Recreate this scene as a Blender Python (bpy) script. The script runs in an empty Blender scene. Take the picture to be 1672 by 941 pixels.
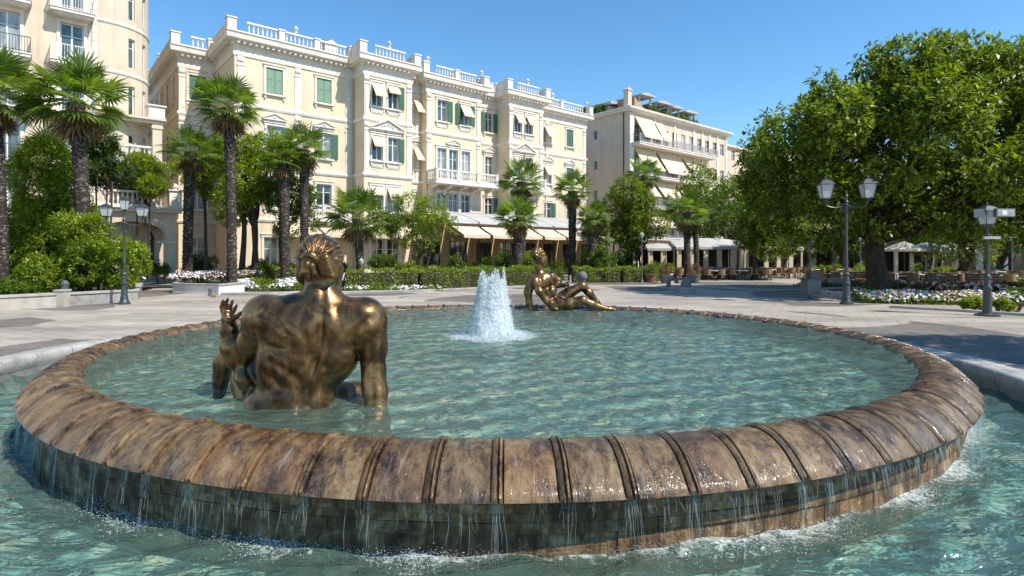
import bpy, bmesh, math, random
import numpy as np
from mathutils import Vector, Matrix, noise as mnoise
R = math.radians
random.seed(7)
col = bpy.context.scene.collection
scene = bpy.context.scene

# ------------------------------------------------------------------ camera
F = 920.0                      # focal length in photo pixels (photo is 1672 wide)
PZ = -0.33                     # level of the plaza; z = 0 is the fountain's water line
cam_d = bpy.data.cameras.new('camera'); cam = bpy.data.objects.new('camera', cam_d); col.objects.link(cam)
cam_d.sensor_width = 36; cam_d.lens = F/1672*36; cam_d.shift_y = -54.5/1672
cam_d.clip_start = 0.05; cam_d.clip_end = 2000
cam.location = (0, 0, 1.6); cam.rotation_euler = (R(90), 0, 0)
scene.camera = cam

# ------------------------------------------------------------------ light
SUN_EL, SUN_AZ = 50.0, 122.0   # azimuth clockwise from +Y
w = bpy.data.worlds.new('World'); scene.world = w; w.use_nodes = True
wn = w.node_tree.nodes; wl = w.node_tree.links
bg = wn['Background']; sky = wn.new('ShaderNodeTexSky')
sky.sky_type = 'NISHITA'; sky.sun_disc = False
sky.sun_elevation = R(SUN_EL); sky.sun_rotation = R(SUN_AZ)
sky.air_density = 1.0; sky.dust_density = 0.0; sky.ozone_density = 3.0; sky.altitude = 200
hs_ = wn.new('ShaderNodeHueSaturation'); hs_.inputs['Saturation'].default_value = 1.2; hs_.inputs['Hue'].default_value = .493
wl.new(sky.outputs[0], hs_.inputs['Color']); wl.new(hs_.outputs[0], bg.inputs[0]); bg.inputs[1].default_value = 0.15
sl = bpy.data.lights.new('sun', 'SUN'); so = bpy.data.objects.new('sun', sl); col.objects.link(so)
sl.energy = 4.2; sl.angle = R(0.55); sl.color = (1.0, 0.945, 0.86)
sd = Vector((math.sin(R(SUN_AZ))*math.cos(R(SUN_EL)), math.cos(R(SUN_AZ))*math.cos(R(SUN_EL)), math.sin(R(SUN_EL))))
so.rotation_euler = sd.to_track_quat('Z', 'Y').to_euler(); so.location = (0, 0, 30)
vs = scene.view_settings
vs.view_transform = 'Standard'; vs.look = 'None'; vs.gamma = 1; vs.exposure = 0.5; vs.use_curve_mapping = False
scene.cycles.max_bounces = 7; scene.cycles.transparent_max_bounces = 12
scene.cycles.diffuse_bounces = 3; scene.cycles.glossy_bounces = 4; scene.cycles.transmission_bounces = 4
scene.cycles.caustics_reflective = False; scene.cycles.caustics_refractive = False

# ------------------------------------------------------------------ helpers
def P(px, py, Y):
    return Vector(((px-836)/F*Y, Y, 1.6-(py-416)/F*Y))
def GX(px, py, z=PZ):
    Y = (1.6-z)*F/(py-416); return Vector(((px-836)/F*Y, Y, z))
def tag(o, label=None, cat=None, group=None, kind=None):
    if label: o['label'] = label
    if cat: o['category'] = cat
    if group: o['group'] = group
    if kind: o['kind'] = kind
    return o
def empty(name, loc=(0, 0, 0), rz=0, label=None, cat=None, group=None, parent=None):
    o = bpy.data.objects.new(name, None); col.objects.link(o); o.location = loc; o.rotation_euler = (0, 0, rz)
    o.empty_display_size = .2
    if parent: o.parent = parent
    return tag(o, label, cat, group)
def children(o, _c={}):
    return [c for c in bpy.data.objects if c.parent == o]
def copy_tree(o, parent=None):
    kids = children(o)
    c = o.copy(); col.objects.link(c)
    c.parent = parent
    for k in kids: copy_tree(k, c)
    return c
def np_obj(name, V, faces, mats, parent=None, mi=None, smooth=False, loc=None):
    """faces: (n,4) or (n,3) int array"""
    V = np.asarray(V, np.float32); Fa = np.asarray(faces, np.int32)
    me = bpy.data.meshes.new(name); n, k = Fa.shape
    me.vertices.add(len(V)); me.vertices.foreach_set('co', V.ravel())
    me.loops.add(n*k); me.loops.foreach_set('vertex_index', Fa.ravel())
    me.polygons.add(n); me.polygons.foreach_set('loop_start', np.arange(0, n*k, k, dtype=np.int32))
    me.polygons.foreach_set('loop_total', np.full(n, k, np.int32))
    if mi is not None: me.polygons.foreach_set('material_index', np.asarray(mi, np.int32))
    me.update(calc_edges=True); me.validate()
    if smooth: me.polygons.foreach_set('use_smooth', np.ones(len(me.polygons), bool))
    for m in (mats if isinstance(mats, (list, tuple)) else [mats]): me.materials.append(m)
    o = bpy.data.objects.new(name, me); col.objects.link(o)
    if parent: o.parent = parent
    if loc is not None: o.location = loc
    return o
class MB:
    def __init__(s): s.v = []; s.f = []; s.m = []; s.mi = 0; s.T = None
    def add(s, vs_, fs):
        b = len(s.v)
        if s.T is not None: vs_ = [tuple(s.T @ Vector(v)) for v in vs_]
        s.v += [tuple(v) for v in vs_]; s.f += [tuple(b+i for i in f) for f in fs]; s.m += [s.mi]*len(fs)
        return s
    def box(s, x0, x1, y0, y1, z0, z1):
        return s.add([(x0,y0,z0),(x1,y0,z0),(x1,y1,z0),(x0,y1,z0),(x0,y0,z1),(x1,y0,z1),(x1,y1,z1),(x0,y1,z1)],
                     [(0,3,2,1),(4,5,6,7),(0,1,5,4),(1,2,6,5),(2,3,7,6),(3,0,4,7)])
    def cbox(s, c, d, bev=0):
        return s.box(c[0]-d[0]/2, c[0]+d[0]/2, c[1]-d[1]/2, c[1]+d[1]/2, c[2]-d[2]/2, c[2]+d[2]/2)
    def tube(s, pts, rad, n=8, caps=True):
        pts = [Vector(p) for p in pts]; N = len(pts)
        if not hasattr(rad, '__len__'): rad = [rad]*N
        vs_, fs = [], []; prev = None
        for i, p in enumerate(pts):
            t = (pts[min(i+1, N-1)]-pts[max(i-1, 0)])
            if t.length < 1e-9: t = Vector((0, 0, 1))
            t.normalize()
            if prev is None:
                a = Vector((1, 0, 0)) if abs(t.x) < .8 else Vector((0, 1, 0))
                u = t.cross(a).normalized()
            else:
                u = (prev-t*prev.dot(t)).normalized()
            prev = u; v_ = t.cross(u)
            for k in range(n):
                an = 2*math.pi*k/n
                vs_.append(p+(u*math.cos(an)+v_*math.sin(an))*rad[i])
        for i in range(N-1):
            for k in range(n):
                fs.append((i*n+k, i*n+(k+1) % n, (i+1)*n+(k+1) % n, (i+1)*n+k))
        if caps: fs.append(tuple(range(n-1, -1, -1))); fs.append(tuple((N-1)*n+k for k in range(n)))
        return s.add(vs_, fs)
    def lathe(s, prof, c=(0, 0, 0), n=12, caps=True, rot=0):
        vs_, fs = [], []
        for r_, z in prof:
            for k in range(n):
                a = 2*math.pi*k/n+rot; vs_.append((c[0]+r_*math.cos(a), c[1]+r_*math.sin(a), c[2]+z))
        for i in range(len(prof)-1):
            for k in range(n): fs.append((i*n+k, i*n+(k+1) % n, (i+1)*n+(k+1) % n, (i+1)*n+k))
        if caps: fs.append(tuple(range(n-1, -1, -1))); fs.append(tuple((len(prof)-1)*n+k for k in range(n)))
        return s.add(vs_, fs)
    def prism(s, poly, axis, a0, a1):
        """poly: 2D points; axis 'x','y','z' extruded a0..a1"""
        n = len(poly)
        def mk(p, a):
            if axis == 'x': return (a, p[0], p[1])
            if axis == 'y': return (p[0], a, p[1])
            return (p[0], p[1], a)
        vs_ = [mk(p, a0) for p in poly]+[mk(p, a1) for p in poly]
        fs = [tuple(range(n-1, -1, -1)), tuple(range(n, 2*n))]+[(i, (i+1) % n, n+(i+1) % n, n+i) for i in range(n)]
        return s.add(vs_, fs)
    def sweep(s, path, prof, closed=False, z=0, caps=True):
        """sweep profile (o outward=right of travel, z) along a 2D path with mitred corners"""
        n = len(path); rows = []
        for i, p in enumerate(path):
            def nrm(a, b):
                d = (b[0]-a[0], b[1]-a[1]); L = math.hypot(*d) or 1; return (d[1]/L, -d[0]/L)
            if closed: n1 = nrm(path[i-1], p); n2 = nrm(p, path[(i+1) % n])
            else:
                n1 = nrm(path[i-1], p) if i else nrm(p, path[1]); n2 = nrm(p, path[i+1]) if i < n-1 else n1
            mx, my = n1[0]+n2[0], n1[1]+n2[1]; dd = mx*n1[0]+my*n1[1]
            if abs(dd) < .15: dd = .15
            mx /= dd; my /= dd
            rows.append([(p[0]+mx*o, p[1]+my*o, z+zz) for o, zz in prof])
        k = len(prof); vs_ = [v for r_ in rows for v in r_]; fs = []
        for i in range(n if closed else n-1):
            j = (i+1) % n
            for q in range(k-1): fs.append((i*k+q, j*k+q, j*k+q+1, i*k+q+1))
        if caps and not closed: fs.append(tuple(range(k))); fs.append(tuple((n-1)*k+q for q in range(k-1, -1, -1)))
        return s.add(vs_, fs)
    def wall(s, p0, p1, z0, z1, holes=(), depth=.22):
        """wall face p0->p1 (2D), outward on the right; holes [(s0,s1,za,zb)] get reveals"""
        L = math.hypot(p1[0]-p0[0], p1[1]-p0[1]); d = ((p1[0]-p0[0])/L, (p1[1]-p0[1])/L); o = (d[1], -d[0])
        hs = [h for h in holes if h[0] > 0 and h[1] < L]
        xs = sorted(set([0, L]+[h[0] for h in hs]+[h[1] for h in hs])); zs = sorted(set([z0, z1]+[h[2] for h in hs]+[h[3] for h in hs]))
        pt = lambda a, zz, dp=0: (p0[0]+d[0]*a-o[0]*dp, p0[1]+d[1]*a-o[1]*dp, zz)
        for i in range(len(xs)-1):
            for j in range(len(zs)-1):
                cx, cz = (xs[i]+xs[i+1])/2, (zs[j]+zs[j+1])/2
                if any(h[0] < cx < h[1] and h[2] < cz < h[3] for h in hs): continue
                s.add([pt(xs[i], zs[j]), pt(xs[i+1], zs[j]), pt(xs[i+1], zs[j+1]), pt(xs[i], zs[j+1])], [(0, 1, 2, 3)])
        for a, b, c, e in hs:
            q = [(a, c), (b, c), (b, e), (a, e)]
            for i in range(4):
                m, n_ = q[i], q[(i+1) % 4]
                s.add([pt(m[0], m[1]), pt(n_[0], n_[1]), pt(n_[0], n_[1], depth), pt(m[0], m[1], depth)], [(0, 3, 2, 1)])
        return s
    def obj(s, name, mats, parent=None, smooth=False, loc=None, fix=True):
        me = bpy.data.meshes.new(name); me.from_pydata(s.v, [], s.f)
        for m in (mats if isinstance(mats, (list, tuple)) else [mats]): me.materials.append(m)
        if any(s.m): me.polygons.foreach_set('material_index', s.m)
        if fix:
            bm = bmesh.new(); bm.from_mesh(me); bmesh.ops.recalc_face_normals(bm, faces=bm.faces); bm.to_mesh(me); bm.free()
        if smooth:
            me.polygons.foreach_set('use_smooth', [True]*len(me.polygons))
            if smooth != 'all' and hasattr(me, 'set_sharp_from_angle'): me.set_sharp_from_angle(angle=R(40))
        me.update()
        o = bpy.data.objects.new(name, me); col.objects.link(o)
        if parent: o.parent = parent
        if loc is not None: o.location = loc
        return o

# ------------------------------------------------------------------ materials
def newmat(name):
    m = bpy.data.materials.new(name); m.use_nodes = True
    return m, m.node_tree.nodes, m.node_tree.links, m.node_tree.nodes['Principled BSDF']
def ramp(n, stops):
    r_ = n.new('ShaderNodeValToRGB'); e = r_.color_ramp.elements
    while len(e) < len(stops): e.new(.5)
    for i, (p, c) in enumerate(stops):
        e[i].position = p; e[i].color = (*c, 1) if len(c) == 3 else c
    return r_
def noise_(n, l, scale, detail=4, rough=.55, vec=None, dist=0):
    t = n.new('ShaderNodeTexNoise'); t.inputs['Scale'].default_value = scale; t.inputs['Detail'].default_value = detail
    t.inputs['Roughness'].default_value = rough; t.inputs['Distortion'].default_value = dist
    if vec is not None: l.new(vec, t.inputs['Vector'])
    return t
def mapped(n, l, sc=(1, 1, 1), kind='Object', rot=(0, 0, 0)):
    tc = n.new('ShaderNodeTexCoord'); mp = n.new('ShaderNodeMapping')
    mp.inputs['Scale'].default_value = sc; mp.inputs['Rotation'].default_value = rot
    l.new(tc.outputs[kind], mp.inputs['Vector']); return mp.outputs['Vector']
def mixc(n, l, a, b, fac, mode='MIX'):
    m = n.new('ShaderNodeMix'); m.data_type = 'RGBA'; m.blend_type = mode
    for sock, val in ((m.inputs[6], a), (m.inputs[7], b)):
        if hasattr(val, 'links'): l.new(val, sock)
        else: sock.default_value = (*val, 1)
    if hasattr(fac, 'links'): l.new(fac, m.inputs[0])
    else: m.inputs[0].default_value = fac
    return m.outputs[2]
def bump(n, l, h, strength=.3, dist=.02, nrm=None):
    b = n.new('ShaderNodeBump'); b.inputs['Strength'].default_value = strength; b.inputs['Distance'].default_value = dist
    l.new(h, b.inputs['Height'])
    if nrm is not None: l.new(nrm, b.inputs['Normal'])
    return b.outputs['Normal']
def simple(name, c, rough=.7, metal=0, c2=None, sc=3, bs=.15, bsc=None, bd=.01, streak=False, spec=.5, dirt=.35):
    m, n, l, b = newmat(name)
    vec = mapped(n, l)
    c2 = c2 or tuple(x*.72 for x in c)
    t = noise_(n, l, sc, 6, .6, vec)
    rp = ramp(n, [(.35, (0, 0, 0)), (.7, (1, 1, 1))]); l.new(t.outputs['Fac'], rp.inputs['Fac'])
    colr = mixc(n, l, c, c2, rp.outputs['Color'])
    if streak:
        t2 = noise_(n, l, 1, 5, .6, mapped(n, l, (1.6, 1.6, .12)))
        r2 = ramp(n, [(.5, (0, 0, 0)), (.75, (dirt, dirt, dirt))]); l.new(t2.outputs['Fac'], r2.inputs['Fac'])
        colr = mixc(n, l, colr, tuple(x*.6 for x in c2), r2.outputs['Color'])
    l.new(colr, b.inputs['Base Color'])
    b.inputs['Roughness'].default_value = rough; b.inputs['Metallic'].default_value = metal
    b.inputs['Specular IOR Level'].default_value = spec
    if bs:
        t3 = noise_(n, l, bsc or sc*8, 4, .6, vec); l.new(bump(n, l, t3.outputs['Fac'], bs, bd), b.inputs['Normal'])
    return m
def leafmat(name, c1, c2, c3=None, rough=.5, trans=.35):
    m, n, l, b = newmat(name)
    g = n.new('ShaderNodeNewGeometry')
    t = noise_(n, l, 1.1, 3, .6, mapped(n, l))
    rp = ramp(n, [(0, c1), (.6, c2), (1, c3 or c2)]); l.new(g.outputs['Random Per Island'], rp.inputs['Fac'])
    r2 = ramp(n, [(.32, (.55, .6, .55)), (.68, (1.3, 1.25, 1.1))]); l.new(t.outputs['Fac'], r2.inputs['Fac'])
    colr = mixc(n, l, rp.outputs['Color'], r2.outputs['Color'], 1, 'MULTIPLY')
    l.new(colr, b.inputs['Base Color']); b.inputs['Roughness'].default_value = rough
    b.inputs['Specular IOR Level'].default_value = .6
    tr = n.new('ShaderNodeBsdfTranslucent'); mx = n.new('ShaderNodeMixShader'); mx.inputs[0].default_value = trans
    l.new(mixc(n, l, colr, (1.5, 1.6, .5), 1, 'MULTIPLY'), tr.inputs['Color'])
    l.new(b.outputs[0], mx.inputs[1]); l.new(tr.outputs[0], mx.inputs[2]); l.new(mx.outputs[0], n['Material Output'].inputs['Surface'])
    return m
M = {}
M['stucco'] = simple('stucco', (.77, .635, .455), .85, c2=(.69, .56, .39), sc=.7, bs=.12, bsc=14, streak=True, spec=.2, dirt=.38)
M['stucco_pale'] = simple('stucco_pale', (.72, .60, .45), .85, c2=(.62, .51, .375), sc=.6, bs=.12, bsc=14, streak=True, spec=.2, dirt=.4)
M['stucco_far'] = simple('stucco_far', (.68, .55, .42), .85, c2=(.60, .48, .355), sc=.5, bs=.1, bsc=14, streak=True, spec=.2)
M['trim'] = simple('trim', (.78, .72, .64), .75, c2=(.66, .60, .52), sc=1.6, bs=.25, bsc=18, streak=True, spec=.3, dirt=.4)
M['white'] = simple('white_paint', (.78, .77, .74), .6, c2=(.66, .64, .60), sc=3, bs=.05)
M['green'] = simple('green_shutter', (.07, .17, .11), .55, c2=(.05, .12, .08), sc=5, bs=.1)
M['green_pale'] = simple('pale_green_shutter', (.20, .32, .21), .6, c2=(.15, .26, .17), sc=4, bs=.1)
M['awning'] = simple('awning_cloth', (.70, .58, .43), .9, c2=(.66, .52, .36), sc=1.2, bs=.1, spec=.1)
M['canvas'] = simple('white_canvas', (.50, .48, .45), .9, c2=(.38, .365, .34), sc=.8, bs=.1, spec=.1)
M['roof'] = simple('roof', (.25, .20, .17), .9, bs=.2)
M['wood'] = simple('dark_wood', (.09, .055, .03), .6, c2=(.05, .03, .02), sc=6)
M['wicker'] = simple('wicker', (.30, .19, .10), .7, c2=(.18, .11, .06), sc=20, bs=.4, bsc=60)
M['iron'] = simple('painted_iron', (.045, .055, .055), .42, c2=(.03, .036, .036), sc=9, bs=.2, bsc=40, spec=.6)
M['iron_grey'] = simple('grey_iron', (.10, .115, .115), .5, c2=(.06, .07, .07), sc=9, bs=.2)
M['rail'] = simple('rail_metal', (.42, .42, .42), .5, bs=0)
M['stone'] = simple('grey_stone', (.36, .34, .31), .8, c2=(.22, .21, .19), sc=4, bs=.5, bsc=20)
M['granite'] = simple('dark_granite', (.16, .17, .17), .7, c2=(.10, .105, .105), sc=14, bs=.4, bsc=30)
M['kerb'] = simple('kerb_stone', (.44, .41, .37), .8, c2=(.30, .28, .25), sc=2.5, bs=.5, bsc=22, streak=True)
M['planterwall'] = simple('planter_wall', (.50, .46, .38), .85, c2=(.36, .32, .26), sc=3, bs=.3, bsc=25, streak=True)
M['bark'] = simple('bark', (.10, .075, .055), .95, c2=(.045, .035, .027), sc=6, bs=1, bsc=12, bd=.05, spec=.2)
M['soil'] = simple('soil', (.07, .05, .035), 1, bs=.6)
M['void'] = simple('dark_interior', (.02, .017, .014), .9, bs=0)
M['cafewall'] = simple('cafe_wall', (.55, .36, .18), .8, c2=(.44, .28, .14), sc=1.5, bs=.1)
M['terracotta'] = simple('terracotta', (.32, .13, .06), .8)
M['person_dark'] = simple('dark_cloth', (.05, .05, .06), .9)
def glassmat(name, c, c2, rough=.06):
    m, n, l, b = newmat(name)
    t = noise_(n, l, 1.3, 3, .5, mapped(n, l, (2, 2, .7)))
    rp = ramp(n, [(.35, c), (.65, c2)]); l.new(t.outputs['Fac'], rp.inputs['Fac']); l.new(rp.outputs['Color'], b.inputs['Base Color'])
    b.inputs['Roughness'].default_value = rough; b.inputs['Specular IOR Level'].default_value = .9
    t2 = noise_(n, l, .8, 2, .5, mapped(n, l)); l.new(bump(n, l, t2.outputs['Fac'], .12, .05), b.inputs['Normal'])
    return m
M['glass'] = glassmat('window_glass', (.015, .02, .02), (.05, .07, .07))
M['glass_curtain'] = glassmat('curtained_glass', (.18, .20, .19), (.38, .40, .38), .12)
M['glass_dim'] = glassmat('dim_glass', (.03, .05, .05), (.12, .15, .14), .1)
M['lampglass'] = simple('lamp_glass', (.55, .56, .54), .25, c2=(.42, .43, .42), bs=0)
M['signface'] = simple('sign_face', (.34, .34, .35), .4, c2=(.26, .26, .27), sc=6, bs=.05)
M['flower_white'] = simple('white_petals', (.78, .76, .76), .8, c2=(.7, .62, .64), sc=3, bs=0)
M['flower_pink'] = simple('pink_petals', (.60, .38, .38), .8, c2=(.66, .5, .5), sc=3, bs=0)
M['leaf_red'] = leafmat('russet_leaf', (.12, .05, .03), (.22, .10, .06), (.28, .17, .10))
M['leaf_tree'] = leafmat('tree_leaf', (.065, .105, .012), (.165, .22, .02), (.32, .37, .04), .42, .42)
M['leaf_mid'] = leafmat('mid_leaf', (.06, .11, .012), (.12, .19, .02), (.19, .26, .035), .42, .35)
M['leaf_bright'] = leafmat('bright_leaf', (.12, .18, .010), (.22, .30, .018), (.33, .42, .04), .42, .42)
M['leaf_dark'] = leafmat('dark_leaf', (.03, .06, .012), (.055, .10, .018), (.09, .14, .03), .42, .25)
M['leaf_palm'] = leafmat('palm_leaf', (.08, .14, .022), (.15, .225, .04), (.25, .32, .08), .36, .42)
M['leaf_dead'] = leafmat('dead_palm_leaf', (.16, .10, .05), (.26, .17, .09), (.34, .24, .13), .8, .2)
# ------------------------------------------------------------------ the setting: plaza, pools
FC = (-0.15, 10.87)                       # centre of the fountain
OC, OA, OB = (-0.52, 10.87), 8.65, 8.25    # the outer pool
def mat_plaza():
    m, n, l, b = newmat('plaza_paving')
    vec = mapped(n, l)
    # broad fields of dark cobbles between pale bands
    dn = noise_(n, l, .16, 2, .5, vec); vm = n.new('ShaderNodeVectorMath'); vm.operation = 'MULTIPLY_ADD'
    l.new(dn.outputs['Color'], vm.inputs[0]); vm.inputs[1].default_value = (5, 5, 0); l.new(vec, vm.inputs[2])
    v = n.new('ShaderNodeTexVoronoi'); v.inputs['Scale'].default_value = .16; l.new(vm.outputs[0], v.inputs['Vector'])
    sel = ramp(n, [(.22, (0, 0, 0)), (.24, (1, 1, 1))]); sp = n.new('ShaderNodeSeparateColor'); l.new(v.outputs['Color'], sp.inputs[0]); l.new(sp.outputs[0], sel.inputs['Fac'])
    v2 = n.new('ShaderNodeTexVoronoi'); v2.feature = 'DISTANCE_TO_EDGE'; v2.inputs['Scale'].default_value = .16; l.new(vm.outputs[0], v2.inputs['Vector'])
    band = ramp(n, [(.10, (0, 0, 0)), (.108, (1, 1, 1))]); l.new(v2.outputs['Distance'], band.inputs['Fac'])
    fac = n.new('ShaderNodeMath'); fac.operation = 'MULTIPLY'; l.new(sel.outputs['Color'], fac.inputs[0]); l.new(band.outputs['Color'], fac.inputs[1])
    # pale slabs
    br = n.new('ShaderNodeTexBrick'); l.new(mapped(n, l, rot=(0, 0, .5)), br.inputs['Vector'])
    br.inputs['Scale'].default_value = 1.15; br.inputs['Mortar Size'].default_value = .012; br.inputs['Brick Width'].default_value = .9; br.inputs['Row Height'].default_value = .45
    br.inputs['Color1'].default_value = (.47, .415, .35, 1); br.inputs['Color2'].default_value = (.40, .35, .295, 1); br.inputs['Mortar'].default_value = (.22, .19, .16, 1)
    # cobbles
    b2 = n.new('ShaderNodeTexBrick'); l.new(mapped(n, l, rot=(0, 0, -.35)), b2.inputs['Vector'])
    b2.inputs['Scale'].default_value = 4.5; b2.inputs['Mortar Size'].default_value = .03; b2.inputs['Brick Width'].default_value = .6; b2.inputs['Row Height'].default_value = .5
    b2.inputs['Color1'].default_value = (.24, .21, .185, 1); b2.inputs['Color2'].default_value = (.18, .16, .145, 1); b2.inputs['Mortar'].default_value = (.12, .105, .09, 1)
    c = mixc(n, l, br.outputs['Color'], b2.outputs['Color'], fac.outputs[0])
    big = noise_(n, l, .35, 7, .7, mapped(n, l, (.6, 1.6, 1))); rb = ramp(n, [(.35, (.66, .64, .63)), (.65, (1.18, 1.16, 1.12))]); l.new(big.outputs['Fac'], rb.inputs['Fac'])
    c = mixc(n, l, c, rb.outputs['Color'], 1, 'MULTIPLY')
    fine = noise_(n, l, 30, 4, .6, vec); rf = ramp(n, [(.3, (.85, .85, .85)), (.7, (1.1, 1.1, 1.1))]); l.new(fine.outputs['Fac'], rf.inputs['Fac'])
    c = mixc(n, l, c, rf.outputs['Color'], 1, 'MULTIPLY')
    l.new(c, b.inputs['Base Color']); b.inputs['Roughness'].default_value = .72; b.inputs['Specular IOR Level'].default_value = .3
    l.new(bump(n, l, c, .35, .012), b.inputs['Normal'])
    return m
M['plaza'] = mat_plaza()
K = 240
def ell(a, b_, c=FC, k=K, off=0.0):
    return [(c[0]+a*math.cos(2*math.pi*(i+off)/k), c[1]+b_*math.sin(2*math.pi*(i+off)/k)) for i in range(k)]
# the plaza is one sheet with the outer pool's opening in it
mb = MB(); rows = []
for f in (0, .02, .08, .25, 1):
    row = []
    for i in range(K):
        a = 2*math.pi*i/K; ex, ey = OC[0]+(OA+.42)*math.cos(a), OC[1]+(OB+.42)*math.sin(a)
        gx, gy = OC[0]+600*math.cos(a), OC[1]+600*math.sin(a)
        row.append((ex+(gx-ex)*f, ey+(gy-ey)*f, PZ))
    rows.append(row)
vs_ = [v for r_ in rows for v in r_]; fs = []
for j in range(4):
    for i in range(K): fs.append((j*K+i, j*K+(i+1) % K, (j+1)*K+(i+1) % K, (j+1)*K+i))
mb.add(vs_, fs); tag(mb.obj('plaza', M['plaza']), kind='structure')
# kerb of the outer pool: rounded stone ring and its inner wall
m, n, l, b = newmat('pool_kerb')
vec = mapped(n, l)
t = noise_(n, l, 3, 6, .65, vec); rp = ramp(n, [(.3, (.20, .185, .165)), (.5, (.38, .355, .32)), (.75, (.48, .45, .41))]); l.new(t.outputs['Fac'], rp.inputs['Fac'])
l.new(rp.outputs['Color'], b.inputs['Base Color']); b.inputs['Roughness'].default_value = .75
t = noise_(n, l, 40, 4, .6, vec); l.new(bump(n, l, t.outputs['Fac'], .5, .01), b.inputs['Normal']); M['pool_kerb'] = m
def ring(mb, prof, a0, b0, c, k=K, closed_prof=False, joints=0):
    """prof: list (o,z) offset outward"""
    vs_, fs = [], []
    for i in range(k):
        an = 2*math.pi*i/k
        for o, z in prof: vs_.append((c[0]+(a0+o)*math.cos(an), c[1]+(b0+o)*math.sin(an), z))
    q = len(prof)
    for i in range(k):
        j = (i+1) % k
        for s_ in range(q-1): fs.append((i*q+s_, j*q+s_, j*q+s_+1, i*q+s_+1))
    mb.add(vs_, fs)
NK = 64
mb = MB()
for i in range(NK):       # kerb blocks with open joints
    prof = [(.02, -.95), (.02, PZ-.22), (-.03, PZ-.16), (-.03, PZ-.03), (0, PZ+.015), (.05, PZ+.03), (.40, PZ+.03), (.435, PZ+.01), (.435, PZ-.1)]
    a0 = 2*math.pi*(i+.012)/NK; a1 = 2*math.pi*(i+.988)/NK; vs_, fs = [], []; q = len(prof)
    for j in range(5):
        an = a0+(a1-a0)*j/4
        for o, z in prof: vs_.append((OC[0]+(OA+o)*math.cos(an), OC[1]+(OB+o)*math.sin(an), z))
    for j in range(4):
        for s_ in range(q-1): fs.append((j*q+s_, (j+1)*q+s_, (j+1)*q+s_+1, j*q+s_+1))
    fs += [tuple(range(q)), tuple(4*q+s_ for s_ in range(q-1, -1, -1))]
    mb.add(vs_, fs)
ring(mb, [(.035, -1.0), (.035, PZ-.05), (.43, PZ-.05)], OA, OB, OC)
tag(mb.obj('pool_kerb', M['pool_kerb'], smooth=True), kind='structure')

# floors
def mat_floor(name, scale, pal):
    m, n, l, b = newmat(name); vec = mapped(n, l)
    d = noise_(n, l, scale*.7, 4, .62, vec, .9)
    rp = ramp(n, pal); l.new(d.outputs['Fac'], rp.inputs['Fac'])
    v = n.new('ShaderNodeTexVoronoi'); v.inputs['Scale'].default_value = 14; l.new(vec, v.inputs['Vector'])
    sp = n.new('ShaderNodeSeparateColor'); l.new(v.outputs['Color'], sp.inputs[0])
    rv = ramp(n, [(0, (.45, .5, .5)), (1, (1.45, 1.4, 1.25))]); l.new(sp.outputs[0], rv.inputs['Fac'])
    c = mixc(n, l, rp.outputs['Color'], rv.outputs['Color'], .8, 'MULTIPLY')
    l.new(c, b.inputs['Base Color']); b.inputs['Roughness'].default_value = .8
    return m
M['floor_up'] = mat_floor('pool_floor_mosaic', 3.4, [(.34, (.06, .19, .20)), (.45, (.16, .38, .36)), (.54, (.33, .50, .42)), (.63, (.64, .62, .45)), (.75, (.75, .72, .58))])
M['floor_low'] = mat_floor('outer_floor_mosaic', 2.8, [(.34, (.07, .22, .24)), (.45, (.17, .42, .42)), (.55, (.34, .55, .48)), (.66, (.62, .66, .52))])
mb = MB(); mb.add([(x, y, -.92) for x, y in ell(OA+.2, OB+.2, OC)], [tuple(range(K))]); tag(mb.obj('pool_floor', M['floor_low']), kind='structure')

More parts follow.
